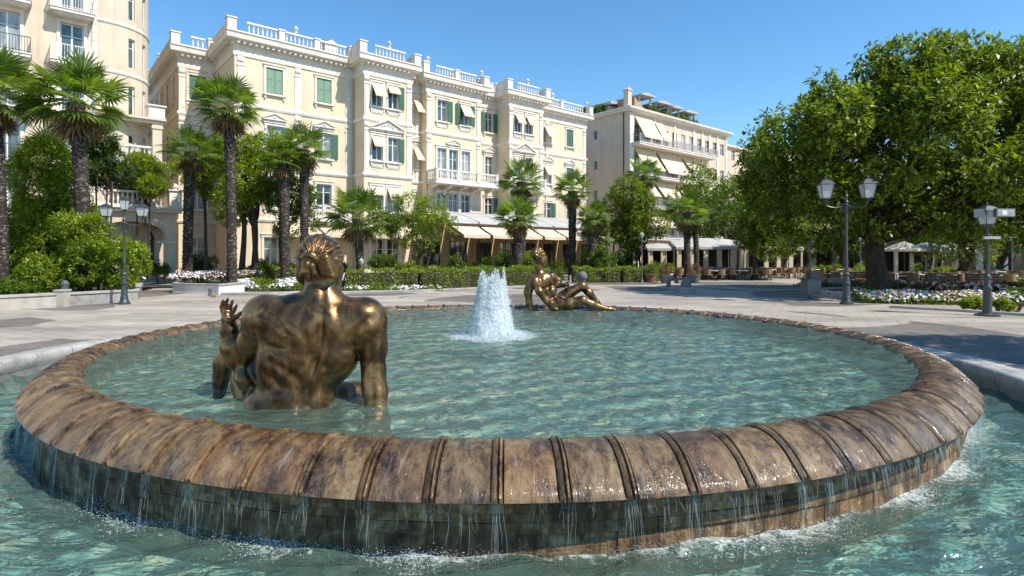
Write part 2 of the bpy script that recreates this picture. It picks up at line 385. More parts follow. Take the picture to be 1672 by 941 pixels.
# water surface: real waves plus fine ripples in the shader
def mat_water(name, tint, foam=True, bs=.5, rs=1.0, body=(.10, .30, .28)):
    m, n, l, b = newmat(name); n.remove(b)
    vec = mapped(n, l, (1, 1, 1))
    n1 = noise_(n, l, 3.2*rs, 3, .55, mapped(n, l, (.75, 1.5, 1)), .6); n2 = noise_(n, l, 11*rs, 3, .6, mapped(n, l, (.8, 1.4, 1)), .4)
    nrm = bump(n, l, n2.outputs['Fac'], bs*.55, .03, bump(n, l, n1.outputs['Fac'], bs, .10))
    fr = n.new('ShaderNodeFresnel'); fr.inputs['IOR'].default_value = 1.6; l.new(nrm, fr.inputs['Normal'])
    tr = n.new('ShaderNodeBsdfRefraction'); tr.inputs['IOR'].default_value = 1.0
    tr = n.new('ShaderNodeBsdfTransparent'); tr.inputs['Color'].default_value = (*tint, 1)
    df = n.new('ShaderNodeBsdfDiffuse'); df.inputs['Color'].default_value = (*body, 1); l.new(nrm, df.inputs['Normal'])
    wb = n.new('ShaderNodeMixShader'); wb.inputs[0].default_value = .26; l.new(tr.outputs[0], wb.inputs[1]); l.new(df.outputs[0], wb.inputs[2])
    gl = n.new('ShaderNodeBsdfGlossy'); gl.inputs['Roughness'].default_value = .04; l.new(nrm, gl.inputs['Normal'])
    mx = n.new('ShaderNodeMixShader'); l.new(fr.outputs[0], mx.inputs[0]); l.new(wb.outputs[0], mx.inputs[1]); l.new(gl.outputs[0], mx.inputs[2])
    out = mx.outputs[0]
    if foam:
        at = n.new('ShaderNodeAttribute'); at.attribute_name = 'foam'
        fn = noise_(n, l, 16, 5, .7, vec, 1.0); ad = n.new('ShaderNodeMath'); ad.operation = 'MULTIPLY_ADD'
        l.new(at.outputs['Fac'], ad.inputs[0]); ad.inputs[1].default_value = .55; l.new(fn.outputs['Fac'], ad.inputs[2])
        fr2 = ramp(n, [(.70, (0, 0, 0)), (.98, (.9, .9, .9))]); l.new(ad.outputs[0], fr2.inputs['Fac'])
        fm = n.new('ShaderNodeBsdfDiffuse'); fm.inputs['Color'].default_value = (.72, .78, .76, 1)
        m2 = n.new('ShaderNodeMixShader'); l.new(fr2.outputs['Color'], m2.inputs[0]); l.new(out, m2.inputs[1]); l.new(fm.outputs[0], m2.inputs[2]); out = m2.outputs[0]
    l.new(out, n['Material Output'].inputs['Surface'])
    return m
M['water_up'] = mat_water('fountain_water', (.90, .97, .93), True, .8, 1.15, (.23, .34, .255))
M['water_low'] = mat_water('outer_water', (.88, .97, .94), True, .85, 1.15, (.20, .34, .27))
JET = P(803, 547, 11.1)[0:2]
WALLO = .50                      # wall's foot offset from the inner edge ellipse
AI, BI = 6.72, 6.10              # inner edge of the coping
def waves(x, y, amp, seed):
    rg = np.random.default_rng(seed); z = np.zeros_like(x)
    for k in range(26):
        L = rg.uniform(.13, .75); th = rg.normal(math.pi/2, .75); ph = rg.uniform(0, 6.28); k0 = 2*math.pi/L
        z += amp*(L/.8)**1.1*.36*np.sin(k0*(x*np.cos(th)+y*np.sin(th))+ph+1.3*np.sin(.9*x+seed)+1.1*np.cos(1.1*y+k))
    return z
def water_obj(name, a0, b0, a1, b1, c, z, nr, na, amp, seed, mat, foamf, a00=0):
    r_ = np.linspace(0, 1, nr)[:, None]; an = np.linspace(0, 2*np.pi, na, endpoint=False)[None, :]
    x = c[0]+(a0+(a1-a0)*r_)*np.cos(an); y = c[1]+(b0+(b1-b0)*r_)*np.sin(an)
    zz = z+waves(x, y, amp, seed)
    if name.startswith('water') and a0 == 0.02:
        d = np.hypot(x-JET[0], y-JET[1]); zz = zz+.017*np.cos(d*13)*np.exp(-d/1.6)
    V = np.stack([x, y, zz], -1).reshape(-1, 3)
    i = np.arange(nr-1)[:, None]; j = np.arange(na)[None, :]; j2 = (j+1) % na
    Fq = np.stack([i*na+j, (i+1)*na+j, (i+1)*na+j2, i*na+j2], -1).reshape(-1, 4)
    o = np_obj(name, V, Fq, mat, smooth=True)
    fa = foamf(V[:, 0], V[:, 1]).astype(np.float32)
    at = o.data.attributes.new('foam', 'FLOAT', 'POINT'); at.data.foreach_set('value', fa)
    return tag(o, kind='structure')
def foam_up(x, y):
    d = np.hypot(x-JET[0], (y-JET[1])*1.0); return np.clip(1.25-d/.95, 0, 1.0)
water_obj('water', .02, .02, AI-.03, BI-.03, FC, 0.0, 170, 1000, .021, 3, M['water_up'], foam_up)
def foam_low(x, y):
    # distance outward from the wall's foot, along the radius
    dx, dy = x-FC[0], y-FC[1]; q = np.hypot(dx/(AI-.1+WALLO), dy/(BI+WALLO)); d = (q-1)*6.6
    ang = np.arctan2(dy, dx); lump = .5+.5*np.sin(ang*23+2*np.sin(ang*7))
    return np.clip(.55-d/(.3+.6*lump), 0, .95)*(d > -.05)*(.75+.25*lump)*(1.0+.25*np.cos(ang+.6))
water_obj('water', AI+.4, BI+.4, OA+.04, OB+.04, OC, -.66, 90, 1500, .019, 5, M['water_low'], foam_low)
# ------------------------------------------------------------------ the fountain
def mat_coping():
    m, n, l, b = newmat('wet_brown_travertine')
    at = n.new('ShaderNodeAttribute'); at.attribute_name = 'stone'; uv = n.new('ShaderNodeAttribute'); uv.attribute_name = 'along'
    vec = uv.outputs['Vector']
    def mp(sc):
        q = n.new('ShaderNodeMapping'); q.inputs['Scale'].default_value = sc; l.new(vec, q.inputs['Vector']); return q.outputs['Vector']
    a = noise_(n, l, 4.5, 7, .68, mp((1, .8, 1)), .25); d = noise_(n, l, 13, 7, .78, mp((1.2, .7, 1)), .5); g = noise_(n, l, 48, 5, .75, vec, .3)
    fl = noise_(n, l, 1, 6, .7, mp((13, 3, 1)), .3)
    r1 = ramp(n, [(.38, (.03, .016, .006)), (.47, (.13, .073, .026)), (.56, (.26, .165, .070)), (.68, (.38, .295, .175))])
    mx = n.new('ShaderNodeMath'); mx.operation = 'MULTIPLY_ADD'; l.new(d.outputs['Fac'], mx.inputs[0]); mx.inputs[1].default_value = .6
    ad = n.new('ShaderNodeMath'); ad.operation = 'MULTIPLY_ADD'; l.new(a.outputs['Fac'], ad.inputs[0]); ad.inputs[1].default_value = .75; ad.inputs[2].default_value = -.17
    l.new(ad.outputs[0], mx.inputs[2]); l.new(mx.outputs[0], r1.inputs['Fac'])
    rs = ramp(n, [(0, (.70, .60, .50)), (.3, (1.15, .95, .75)), (.6, (.88, .85, .78)), (1, (1.3, 1.22, 1.12))]); l.new(at.outputs['Fac'], rs.inputs['Fac'])
    c = mixc(n, l, r1.outputs['Color'], rs.outputs['Color'], 1, 'MULTIPLY')
    lime = ramp(n, [(.56, (0, 0, 0)), (.72, (.65, .65, .65))]); l.new(fl.outputs['Fac'], lime.inputs['Fac'])     # lime scale left by the running water
    c = mixc(n, l, c, (.42, .37, .30), lime.outputs['Color'])
    pit = ramp(n, [(.34, (.16, .12, .09)), (.43, (1, 1, 1))]); l.new(g.outputs['Fac'], pit.inputs['Fac'])
    c = mixc(n, l, c, pit.outputs['Color'], .85, 'MULTIPLY')
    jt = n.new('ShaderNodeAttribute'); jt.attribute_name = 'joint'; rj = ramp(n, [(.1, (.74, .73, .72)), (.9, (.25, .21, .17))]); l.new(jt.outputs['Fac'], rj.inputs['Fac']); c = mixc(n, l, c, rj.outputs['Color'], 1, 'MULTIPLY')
    l.new(c, b.inputs['Base Color']); b.inputs['Specular IOR Level'].default_value = .55
    rr = ramp(n, [(.4, (.14, .14, .14)), (.65, (.45, .45, .45))]); l.new(a.outputs['Fac'], rr.inputs['Fac']); l.new(rr.outputs['Color'], b.inputs['Roughness'])
    l.new(bump(n, l, g.outputs['Fac'], .55, .012, bump(n, l, d.outputs['Fac'], .7, .03)), b.inputs['Normal'])
    b.inputs['Coat Weight'].default_value = .5; b.inputs['Coat Roughness'].default_value = .1; b.inputs['Coat IOR'].default_value = 1.33
    w_ = noise_(n, l, 16, 4, .65, mp((1, .5, 1)), .8); l.new(bump(n, l, w_.outputs['Fac'], .5, .03), b.inputs['Coat Normal'])
    return m
M['coping'] = mat_coping()
def mat_wetwall():
    m, n, l, b = newmat('wet_wall_stone'); vec = mapped(n, l)
    a = noise_(n, l, 3, 6, .7, vec, .8); s_ = noise_(n, l, 1, 5, .7, mapped(n, l, (9, 9, 1.2)))
    r1 = ramp(n, [(.34, (.045, .024, .011)), (.50, (.20, .12, .055)), (.66, (.47, .35, .20))]); l.new(a.outputs['Fac'], r1.inputs['Fac'])
    r2 = ramp(n, [(.42, (.35, .33, .3)), (.6, (1.25, 1.2, 1.12))]); l.new(s_.outputs['Fac'], r2.inputs['Fac'])
    l.new(mixc(n, l, r1.outputs['Color'], r2.outputs['Color'], .9, 'MULTIPLY'), b.inputs['Base Color'])
    b.inputs['Roughness'].default_value = .55; b.inputs['Specular IOR Level'].default_value = .35
    g = noise_(n, l, 24, 5, .7, vec); l.new(bump(n, l, g.outputs['Fac'], .6, .02, bump(n, l, a.outputs['Fac'], .5, .04)), b.inputs['Normal'])
    b.inputs['Coat Weight'].default_value = .0
    return m
M['wetwall'] = mat_wetwall()
ft = empty('fountain', (FC[0], FC[1], -.9), 0, 'large round fountain basin with a wet brown segmented stone rim, water spilling over its edge', 'fountain')
def fobj(mb, name, m, smooth=True): 
    o = mb.obj(name, m, ft, smooth=smooth); o.location = (-FC[0], -FC[1], .9); return o
NS = 92
prof = [(-.05, -.3), (-.045, -.02), (-.02, .026), (.03, .050), (.11, .076), (.20, .086), (.29, .080), (.38, .058), (.46, .022), (.53, -.024), (.59, -.076), (.64, -.124), (.675, -.162), (.69, -.186), (.66, -.196)]
mb = MB(); sid = []; alo = []; jn = []
rg = random.Random(4)
PER = 7                     # angular stations per stone between ribs
for i in range(NS):
    st = [(0.0, 0), (.03, .018), (.07, .026), (.095, .002), (.12, .024), (.155, .018), (.175, -.024), (.19, 0), (.35, .004), (.55, .006), (.78, .004), (.97, .0), (.988, -.016), (1.0, -.016)]
    rows = []
    tilt = rg.uniform(-.004, .004); br = rg.random()
    for f, h in st:
        an = 2*math.pi*(i+f)/NS; row = []
        for q, (o, z) in enumerate(prof):
            k = 1 if 3 <= q <= 12 else (.6 if q == 2 else 0)
            # lift along the profile normal
            nx, nz = (.15, 1) if q < 7 else ((.45, .9) if q < 11 else (.9, .4))
            oo = o+h*k*nx*1.15; zz = z+h*k*nz*1.05+tilt*k
            row.append(((AI+oo*.80)*math.cos(an)+FC[0], (BI+oo*1.06)*math.sin(an)+FC[1], zz))
        rows.append(row)
    q = len(prof); vs_ = [v for r_ in rows for v in r_]
    fs = [(a*q+s_, (a+1)*q+s_, (a+1)*q+s_+1, a*q+s_+1) for a in range(len(st)-1) for s_ in range(q-1)]
    mb.add(vs_, fs); sid += [br]*len(vs_)
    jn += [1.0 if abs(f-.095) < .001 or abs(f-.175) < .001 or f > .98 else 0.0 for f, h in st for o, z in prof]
    alo += [(i*3.7+f*.47, o*1.0, br*9) for f, h in st for o, z in prof]
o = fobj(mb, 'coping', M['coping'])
at = o.data.attributes.new('stone', 'FLOAT', 'POINT'); at.data.foreach_set('value', np.array(sid, np.float32))
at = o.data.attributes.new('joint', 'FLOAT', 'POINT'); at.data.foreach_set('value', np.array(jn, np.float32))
at = o.data.attributes.new('along', 'FLOAT_VECTOR', 'POINT'); at.data.foreach_set('vector', np.array(alo, np.float32).ravel())
mb = MB()
ring(mb, [(.655, -.195), (.645, -.215), (.60, -.235), (.575, -.26), (.575, -.31), (.555, -.325)], AI-.12, BI+.03, FC, 360)
fobj(mb, 'moulding', M['wetwall'])
mb = MB()
zc = [(-.325, -.415, .545), (-.42, -.515, .535), (-.52, -.93, .515)]
for j, (zt, zb, o_) in enumerate(zc):
    nb = 70
    for i in range(nb):
        a0 = 2*math.pi*(i+.5*(j % 2)+.004)/nb; a1 = 2*math.pi*(i+.5*(j % 2)+.996)/nb; jt = rg.uniform(-.006, .006)
        pr = [(o_-.04, zb), (o_-.004+jt, zb+.002), (o_+jt, zb+.012), (o_+jt, zt-.012), (o_-.004+jt, zt-.002), (o_-.04, zt)]
        vs_, fs = [], []
        for s_ in range(4):
            an = a0+(a1-a0)*s_/3
            for o2, z in pr: vs_.append(((AI-.10+o2)*math.cos(an)+FC[0], (BI+o2)*math.sin(an)+FC[1], z))
        for s_ in range(3):
            for q in range(5): fs.append((s_*6+q, (s_+1)*6+q, (s_+1)*6+q+1, s_*6+q+1))
        fs += [tuple(range(6)), tuple(18+q for q in range(5, -1, -1))]
        mb.add(vs_, fs)
ring(mb, [(.5, -.93), (.5, -.32)], AI-.10, BI, FC, 240)
fobj(mb, 'basin_wall', M['wetwall'])
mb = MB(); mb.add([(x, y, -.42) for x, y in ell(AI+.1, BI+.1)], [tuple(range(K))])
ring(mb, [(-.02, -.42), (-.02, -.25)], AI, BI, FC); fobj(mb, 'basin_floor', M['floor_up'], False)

# water running off the rim, droplets
def mat_spray(name, c=(.86, .93, .95), tr=.4, rough=.15):
    m, n, l, b = newmat(name); b.inputs['Base Color'].default_value = (*c, 1); b.inputs['Roughness'].default_value = rough
    b.inputs['Specular IOR Level'].default_value = .6
    t = n.new('ShaderNodeBsdfTransparent'); t.inputs['Color'].default_value = (.93, .98, 1, 1); mx = n.new('ShaderNodeMixShader'); mx.inputs[0].default_value = tr
    tl = n.new('ShaderNodeBsdfTranslucent'); tl.inputs['Color'].default_value = (*c, 1); m1 = n.new('ShaderNodeMixShader'); m1.inputs[0].default_value = .4
    l.new(b.outputs[0], m1.inputs[1]); l.new(tl.outputs[0], m1.inputs[2])
    l.new(m1.outputs[0], mx.inputs[1]); l.new(t.outputs[0], mx.inputs[2]); l.new(mx.outputs[0], n['Material Output'].inputs['Surface'])
    return m
M['trickle'] = mat_spray('falling_water', (.70, .76, .74), .80, .08)
M['drop'] = mat_spray('water_drops', (.9, .95, .95), .25)
M['jet'] = mat_spray('jet_foam', (.90, .95, .96), .10, .35)
def octas(C, S, stretch=None):
    """many little octahedra: C (n,3), S (n,)"""
    D = np.array([(1,0,0),(0,1,0),(-1,0,0),(0,-1,0),(0,0,1),(0,0,-1)], np.float32)
    St = np.ones((len(C), 3), np.float32) if stretch is None else stretch
    V = C[:, None, :]+D[None]*S[:, None, None]*St[:, None, :]
    T = np.array([(0,1,4),(1,2,4),(2,3,4),(3,0,4),(1,0,5),(2,1,5),(3,2,5),(0,3,5)])
    Fc = (np.arange(len(C))*6)[:, None, None]+T[None]
    return V.reshape(-1, 3), Fc.reshape(-1, 3)
mb = MB(); rg = random.Random(11)
def fellp(an, o): return ((AI-.14+o)*math.cos(an)+FC[0], (BI+o)*math.sin(an)+FC[1])
for i in range(900):
    an = math.pi*1.5+rg.uniform(-1.55, 1.55)
    if rg.random() < .35:      # off the ribs
        an = 2*math.pi*(round(an/(2*math.pi)*NS)+rg.uniform(.02, .14))/NS
    L = rg.choice([.03, .05, .08, .12, .2, .3, .47])
    r0 = rg.uniform(.0006, .0015)*(1.4 if L > .25 else 1)
    for s_ in range(rg.choice([1, 1, 2, 3])):
        pts, rad = [], []; a2 = an+rg.uniform(-.004, .004); N = 8
        dr = rg.uniform(-.006, .006)
        for k in range(N+1):
            t = k/N; z = -.185-L*t
            x, y = fellp(a2+dr*t+.0006*math.sin(t*9+i), .695-.03*(1-t)+.02*t)
            pts.append((x, y, z)); rad.append(r0*(1.9-1.1*t)*(.6+.8*rg.random()))
        mb.tube(pts, rad, 5)
o = mb.obj('water_trickle', M['trickle'], None, smooth='all'); tag(o, 'thin trickles of water falling from the fountain rim to the lower pool', 'falling water', kind='stuff')
# thin sheets running down the wall
rgn = np.random.default_rng(5)
n_ = 17000
an = 1.5*np.pi+rgn.uniform(-1.6, 1.6, n_)
lump = .5+.5*np.sin(an*23+2*np.sin(an*7)); side = np.clip(.3+.9*np.sin(an*1)**2*0+.5*lump, 0, 1)
o_ = .52+np.abs(rgn.normal(0, .09+.10*lump, n_)); h = rgn.exponential(.022, n_)*np.exp(-np.abs(o_-.6)*2)
C = np.stack([(AI-.10+o_)*np.cos(an)+FC[0], (BI+o_)*np.sin(an)+FC[1], -.655+h], -1)
m_ = 9000; a2 = 1.5*np.pi+rgn.uniform(-1.6, 1.6, m_); q_ = .62+np.abs(rgn.normal(0, .42, m_)); keep = (np.sin(a2*31+q_*9)+np.sin(a2*57-q_*17)+rgn.normal(0, .6, m_)) > .6
a2, q_ = a2[keep], q_[keep]; C2 = np.stack([(AI-.10+q_)*np.cos(a2)+FC[0], (BI+q_)*np.sin(a2)+FC[1], np.full(len(a2), -.648)], -1); C = np.concatenate([C, C2])
lump = np.concatenate([lump, np.full(len(a2), .2)]); n_ = len(C)
V, Fc = octas(C, rgn.uniform(.0010, .0034, n_)*(.5+.8*lump), np.stack([rgn.uniform(.8, 2.2, n_), rgn.uniform(.8, 1.6, n_), rgn.uniform(.5, 1.5, n_)], -1))
tag(np_obj('splash_drops', V, Fc, M['drop'], smooth=True), 'white splashing drops along the foot of the fountain wall', 'splash', kind='stuff')
# the jet: a foamy column of water with ragged tips, and its spray
def jet():
    rg = np.random.default_rng(9); Vs, Fs = [], []; base = 0
    X, Y = JET
    root = empty('water_jet', (X, Y, 0), 0, 'white foaming column of water rising in the middle of the fountain', 'water jet')
    # core
    nz, na = 90, 72; V = np.zeros((nz, na, 3))
    for i in range(nz):
        t = i/(nz-1)
        for k in range(na):
            a = 2*math.pi*k/na; top = 1.03+.16*mnoise.noise((math.cos(a)*1.7, math.sin(a)*1.7, 3))+.22*max(0, mnoise.noise((math.cos(a)*5, math.sin(a)*5, 9)))
            z = t*top
            r_ = (.43-.16*t-.06*t*t)*(1+.10*mnoise.noise((math.cos(a)*2.2, math.sin(a)*2.2, z*2.2)))
            r_ += .045*mnoise.noise((math.cos(a)*7, math.sin(a)*7, z*1.8))+.022*mnoise.noise((math.cos(a)*20, math.sin(a)*20, z*4.5))
            if t > .93: r_ *= 1-(t-.93)/.07*.85
            V[i, k] = (r_*math.cos(a), r_*math.sin(a), z-.02)
    i = np.arange(nz-1)[:, None]; j = np.arange(na)[None]; j2 = (j+1) % na
    Fq = np.stack([i*na+j, i*na+j2, (i+1)*na+j2, (i+1)*na+j], -1).reshape(-1, 4)
    np_obj('water_column', V.reshape(-1, 3), Fq, M['jet'], root, smooth=True)
    # droplets and streaks around and on top of the column
    n_ = 14000; t = rg.beta(1.2, 1.0, n_); a = rg.uniform(0, 6.2832, n_)
    r_ = (.43-.20*t)*(1+rg.normal(0, .05, n_)); z = t*1.16*(1+.10*np.sin(a*5+1)+.05*np.sin(a*11))
    C = np.stack([r_*np.cos(a), r_*np.sin(a), z], -1)
    V1, F1 = octas(C, rg.uniform(.002, .0055, n_), np.stack([np.ones(n_), np.ones(n_), rg.uniform(2, 8, n_)], -1))
    n2 = 2600; a = rg.uniform(0, 6.2832, n2); t = rg.random(n2)
    pk = np.clip(1+.22*np.sin(a*4+1)+.16*np.sin(a*9), .7, 1.4)
    r_ = .23*np.sqrt(rg.random(n2)); C = np.stack([r_*np.cos(a), r_*np.sin(a), .98+.26*pk*rg.random(n2)**1.6*(1-r_/.38)], -1)
    V2, F2 = octas(C, rg.uniform(.003, .010, n2)*(1-.4*rg.random(n2)), np.stack([np.ones(n2), np.ones(n2), rg.uniform(1, 3.5, n2)], -1))
    n3 = 1500; a = rg.uniform(0, 6.2832, n3); d = rg.exponential(.10, n3); tt = rg.random(n3)
    C = np.stack([(.46-.1*tt+d)*np.cos(a), (.46-.1*tt+d)*np.sin(a), tt*np.exp(-d*4)*.95], -1)
    V3, F3 = octas(C, rg.uniform(.002, .006, n3))
    n4 = 9000; a = rg.uniform(0, 6.2832, n4); d = .38+np.abs(rg.normal(0, .22, n4))
    C = np.stack([d*np.cos(a), d*np.sin(a), .012+rg.exponential(.035, n4)*np.exp(-(d-.38)*3)], -1)
    V4, F4 = octas(C, rg.uniform(.003, .009, n4), np.stack([rg.uniform(.8, 2, n4), rg.uniform(.8, 2, n4), np.full(n4, .7)], -1))
    F = [F1, F2+len(V1), F3+len(V1)+len(V2), F4+len(V1)+len(V2)+len(V3)]
    tag(np_obj('spray', np.concatenate([V1, V2, V3, V4]), np.concatenate(F), M['drop'], root, smooth=True), kind='stuff')
jet()
# ------------------------------------------------------------------ bronze figures, modelled as smooth implicit bodies
def surface_nets(S, org, h):
    nx, ny, nz = S.shape; neg = S < 0
    c = [(i, j, k) for i in (0, 1) for j in (0, 1) for k in (0, 1)]
    cnt = np.zeros((nx-1, ny-1, nz-1), np.int8)
    for i, j, k in c: cnt += neg[i:nx-1+i, j:ny-1+j, k:nz-1+k]
    act = (cnt > 0) & (cnt < 8); idx = np.full(act.shape, -1, np.int32); A = np.argwhere(act); idx[act] = np.arange(len(A))
    pos = np.zeros((len(A), 3)); wgt = np.zeros(len(A))
    for a in range(8):
        for d in range(3):
            ca = list(c[a]); 
            if ca[d] == 1: continue
            cb = ca.copy(); cb[d] = 1
            s0 = S[A[:, 0]+ca[0], A[:, 1]+ca[1], A[:, 2]+ca[2]]; s1 = S[A[:, 0]+cb[0], A[:, 1]+cb[1], A[:, 2]+cb[2]]
            cr = (s0 < 0) != (s1 < 0); t = np.where(cr, s0/np.where(cr, s0-s1, 1), 0)
            p = np.array(ca, float)[None].repeat(len(A), 0); p[:, d] += t
            pos += p*cr[:, None]; wgt += cr
    V = (A+pos/wgt[:, None])*h+np.array(org)
    Q = []
    for d in range(3):
        e = [0, 0, 0]; e[d] = 1; u, v = (d+1) % 3, (d+2) % 3
        s0 = neg[:nx-e[0], :ny-e[1], :nz-e[2]]; s1 = neg[e[0]:, e[1]:, e[2]:]
        cr = np.argwhere(s0 != s1); cr = cr[(cr[:, u] > 0) & (cr[:, v] > 0) & (cr[:, u] < S.shape[u]-1) & (cr[:, v] < S.shape[v]-1) & (cr[:, d] < S.shape[d]-1)]
        sg = s0[cr[:, 0], cr[:, 1], cr[:, 2]]
        def ix(du, dv):
            q = cr.copy(); q[:, u] -= du; q[:, v] -= dv; return idx[q[:, 0], q[:, 1], q[:, 2]]
        f = np.stack([ix(1, 1), ix(0, 1), ix(0, 0), ix(1, 0)], -1); f[~sg] = f[~sg][:, ::-1]; Q.append(f)
    Q = np.concatenate(Q); Q = Q[(Q >= 0).all(1)]
    return V, Q
class Sdf:
    def __init__(s, lo, hi, h):
        s.h = h; s.lo = np.array(lo, float); n = np.ceil((np.array(hi)-s.lo)/h).astype(int)+1
        s.x = (s.lo[0]+np.arange(n[0])*h)[:, None, None].astype(np.float32); s.y = (s.lo[1]+np.arange(n[1])*h)[None, :, None].astype(np.float32)
        s.z = (s.lo[2]+np.arange(n[2])*h)[None, None, :].astype(np.float32); s.S = np.full(n, 9.0, np.float32)
    def box_(s, c0, c1, m):
        sl_ = []
        for d in range(3):
            a = int(max(0, math.floor((c0[d]-m-s.lo[d])/s.h))); b = int(min(s.S.shape[d], math.ceil((c1[d]+m-s.lo[d])/s.h)+1)); sl_.append(slice(a, max(a, b)))
        return tuple(sl_)
    def comb(s, sl_, D, k, sub):
        A = s.S[sl_]
        if sub: D = -D; h = np.maximum(k-np.abs(A-D), 0)/k; s.S[sl_] = np.maximum(A, D)+h*h*k*.25
        else: h = np.maximum(k-np.abs(A-D), 0)/k; s.S[sl_] = np.minimum(A, D)-h*h*k*.25
    def cone(s, a, b, ra, rb, k=.05, sub=False):
        a = np.array(a, float); b = np.array(b, float); r_ = max(ra, rb)
        sl_ = s.box_(np.minimum(a, b)-r_, np.maximum(a, b)+r_, k+.25)
        X, Y, Z = s.x[sl_[0]], s.y[:, sl_[1]], s.z[:, :, sl_[2]]; ba = b-a; L = max((ba*ba).sum(), 1e-9)
        t = np.clip(((X-a[0])*ba[0]+(Y-a[1])*ba[1]+(Z-a[2])*ba[2])/L, 0, 1)
        D = np.sqrt((X-a[0]-t*ba[0])**2+(Y-a[1]-t*ba[1])**2+(Z-a[2]-t*ba[2])**2)-(ra+(rb-ra)*t)
        s.comb(sl_, D.astype(np.float32), k, sub)
    def chain(s, pts, rad, k=.05):
        for i in range(len(pts)-1): s.cone(pts[i], pts[i+1], rad[i], rad[i+1], k)
    def ell(s, c, r_, k=.05, rot=0, tilt=0, sub=False):
        c = np.array(c, float); R_ = max(r_); sl_ = s.box_(c-R_, c+R_, k+.25)
        X, Y, Z = s.x[sl_[0]]-c[0], s.y[:, sl_[1]]-c[1], s.z[:, :, sl_[2]]-c[2]
        if rot:   # in the x-z plane
            X, Z = X*math.cos(rot)+Z*math.sin(rot), -X*math.sin(rot)+Z*math.cos(rot)
        if tilt:  # in the y-z plane
            Y, Z = Y*math.cos(tilt)+Z*math.sin(tilt), -Y*math.sin(tilt)+Z*math.cos(tilt)
        k0 = np.sqrt((X/r_[0])**2+(Y/r_[1])**2+(Z/r_[2])**2); k1 = np.sqrt((X/r_[0]**2)**2+(Y/r_[1]**2)**2+(Z/r_[2]**2)**2)
        D = k0*(k0-1)/np.maximum(k1, 1e-6); s.comb(sl_, D.astype(np.float32), k, sub)
    def mesh(s, name, mat, parent=None, smooth_it=2):
        V, Q = surface_nets(s.S, s.lo, s.h)
        for _ in range(smooth_it):      # light relaxing
            acc = np.zeros_like(V); n_ = np.zeros(len(V))
            for a in range(4):
                b = (a+1) % 4; np.add.at(acc, Q[:, a], V[Q[:, b]]); np.add.at(n_, Q[:, a], 1); np.add.at(acc, Q[:, b], V[Q[:, a]]); np.add.at(n_, Q[:, b], 1)
            V = V*.5+.5*acc/np.maximum(n_, 1)[:, None]
        return np_obj(name, V, Q, mat, parent, smooth=True)
def mat_bronze():
    m, n, l, b = newmat('wet_bronze'); vec = mapped(n, l)
    a = noise_(n, l, 2.6, 6, .65, vec, 1.4); d = noise_(n, l, 16, 5, .65, vec, .5)
    r1 = ramp(n, [(.31, (.03, .018, .009)), (.44, (.13, .072, .028)), (.58, (.28, .16, .062)), (.72, (.45, .28, .125))]); l.new(a.outputs['Fac'], r1.inputs['Fac'])
    s_ = noise_(n, l, 1, 4, .6, mapped(n, l, (7, 7, 1.1))); r2 = ramp(n, [(.42, (.62, .6, .58)), (.6, (1.1, 1.1, 1.1))]); l.new(s_.outputs['Fac'], r2.inputs['Fac'])
    l.new(mixc(n, l, r1.outputs['Color'], r2.outputs['Color'], .7, 'MULTIPLY'), b.inputs['Base Color'])
    b.inputs['Metallic'].default_value = .8
    rr = ramp(n, [(.35, (.26, .26, .26)), (.65, (.50, .50, .50))]); l.new(d.outputs['Fac'], rr.inputs['Fac']); l.new(rr.outputs['Color'], b.inputs['Roughness'])
    f = noise_(n, l, 75, 3, .6, vec); l.new(bump(n, l, f.outputs['Fac'], .16, .006, bump(n, l, d.outputs['Fac'], .22, .015)), b.inputs['Normal'])
    b.inputs['Coat Weight'].default_value = .3; b.inputs['Coat Roughness'].default_value = .12
    return m
M['bronze'] = mat_bronze()
def polydist(X, Z, pts):
    D = np.full(np.broadcast(X, Z).shape, 1e9)
    for (ax, az), (bx, bz) in zip(pts[:-1], pts[1:]):
        L = (bx-ax)**2+(bz-az)**2; t = np.clip(((X-ax)*(bx-ax)+(Z-az)*(bz-az))/max(L, 1e-9), 0, 1)
        D = np.minimum(D, np.sqrt((X-ax-t*(bx-ax))**2+(Z-az-t*(bz-az))**2))
    return D
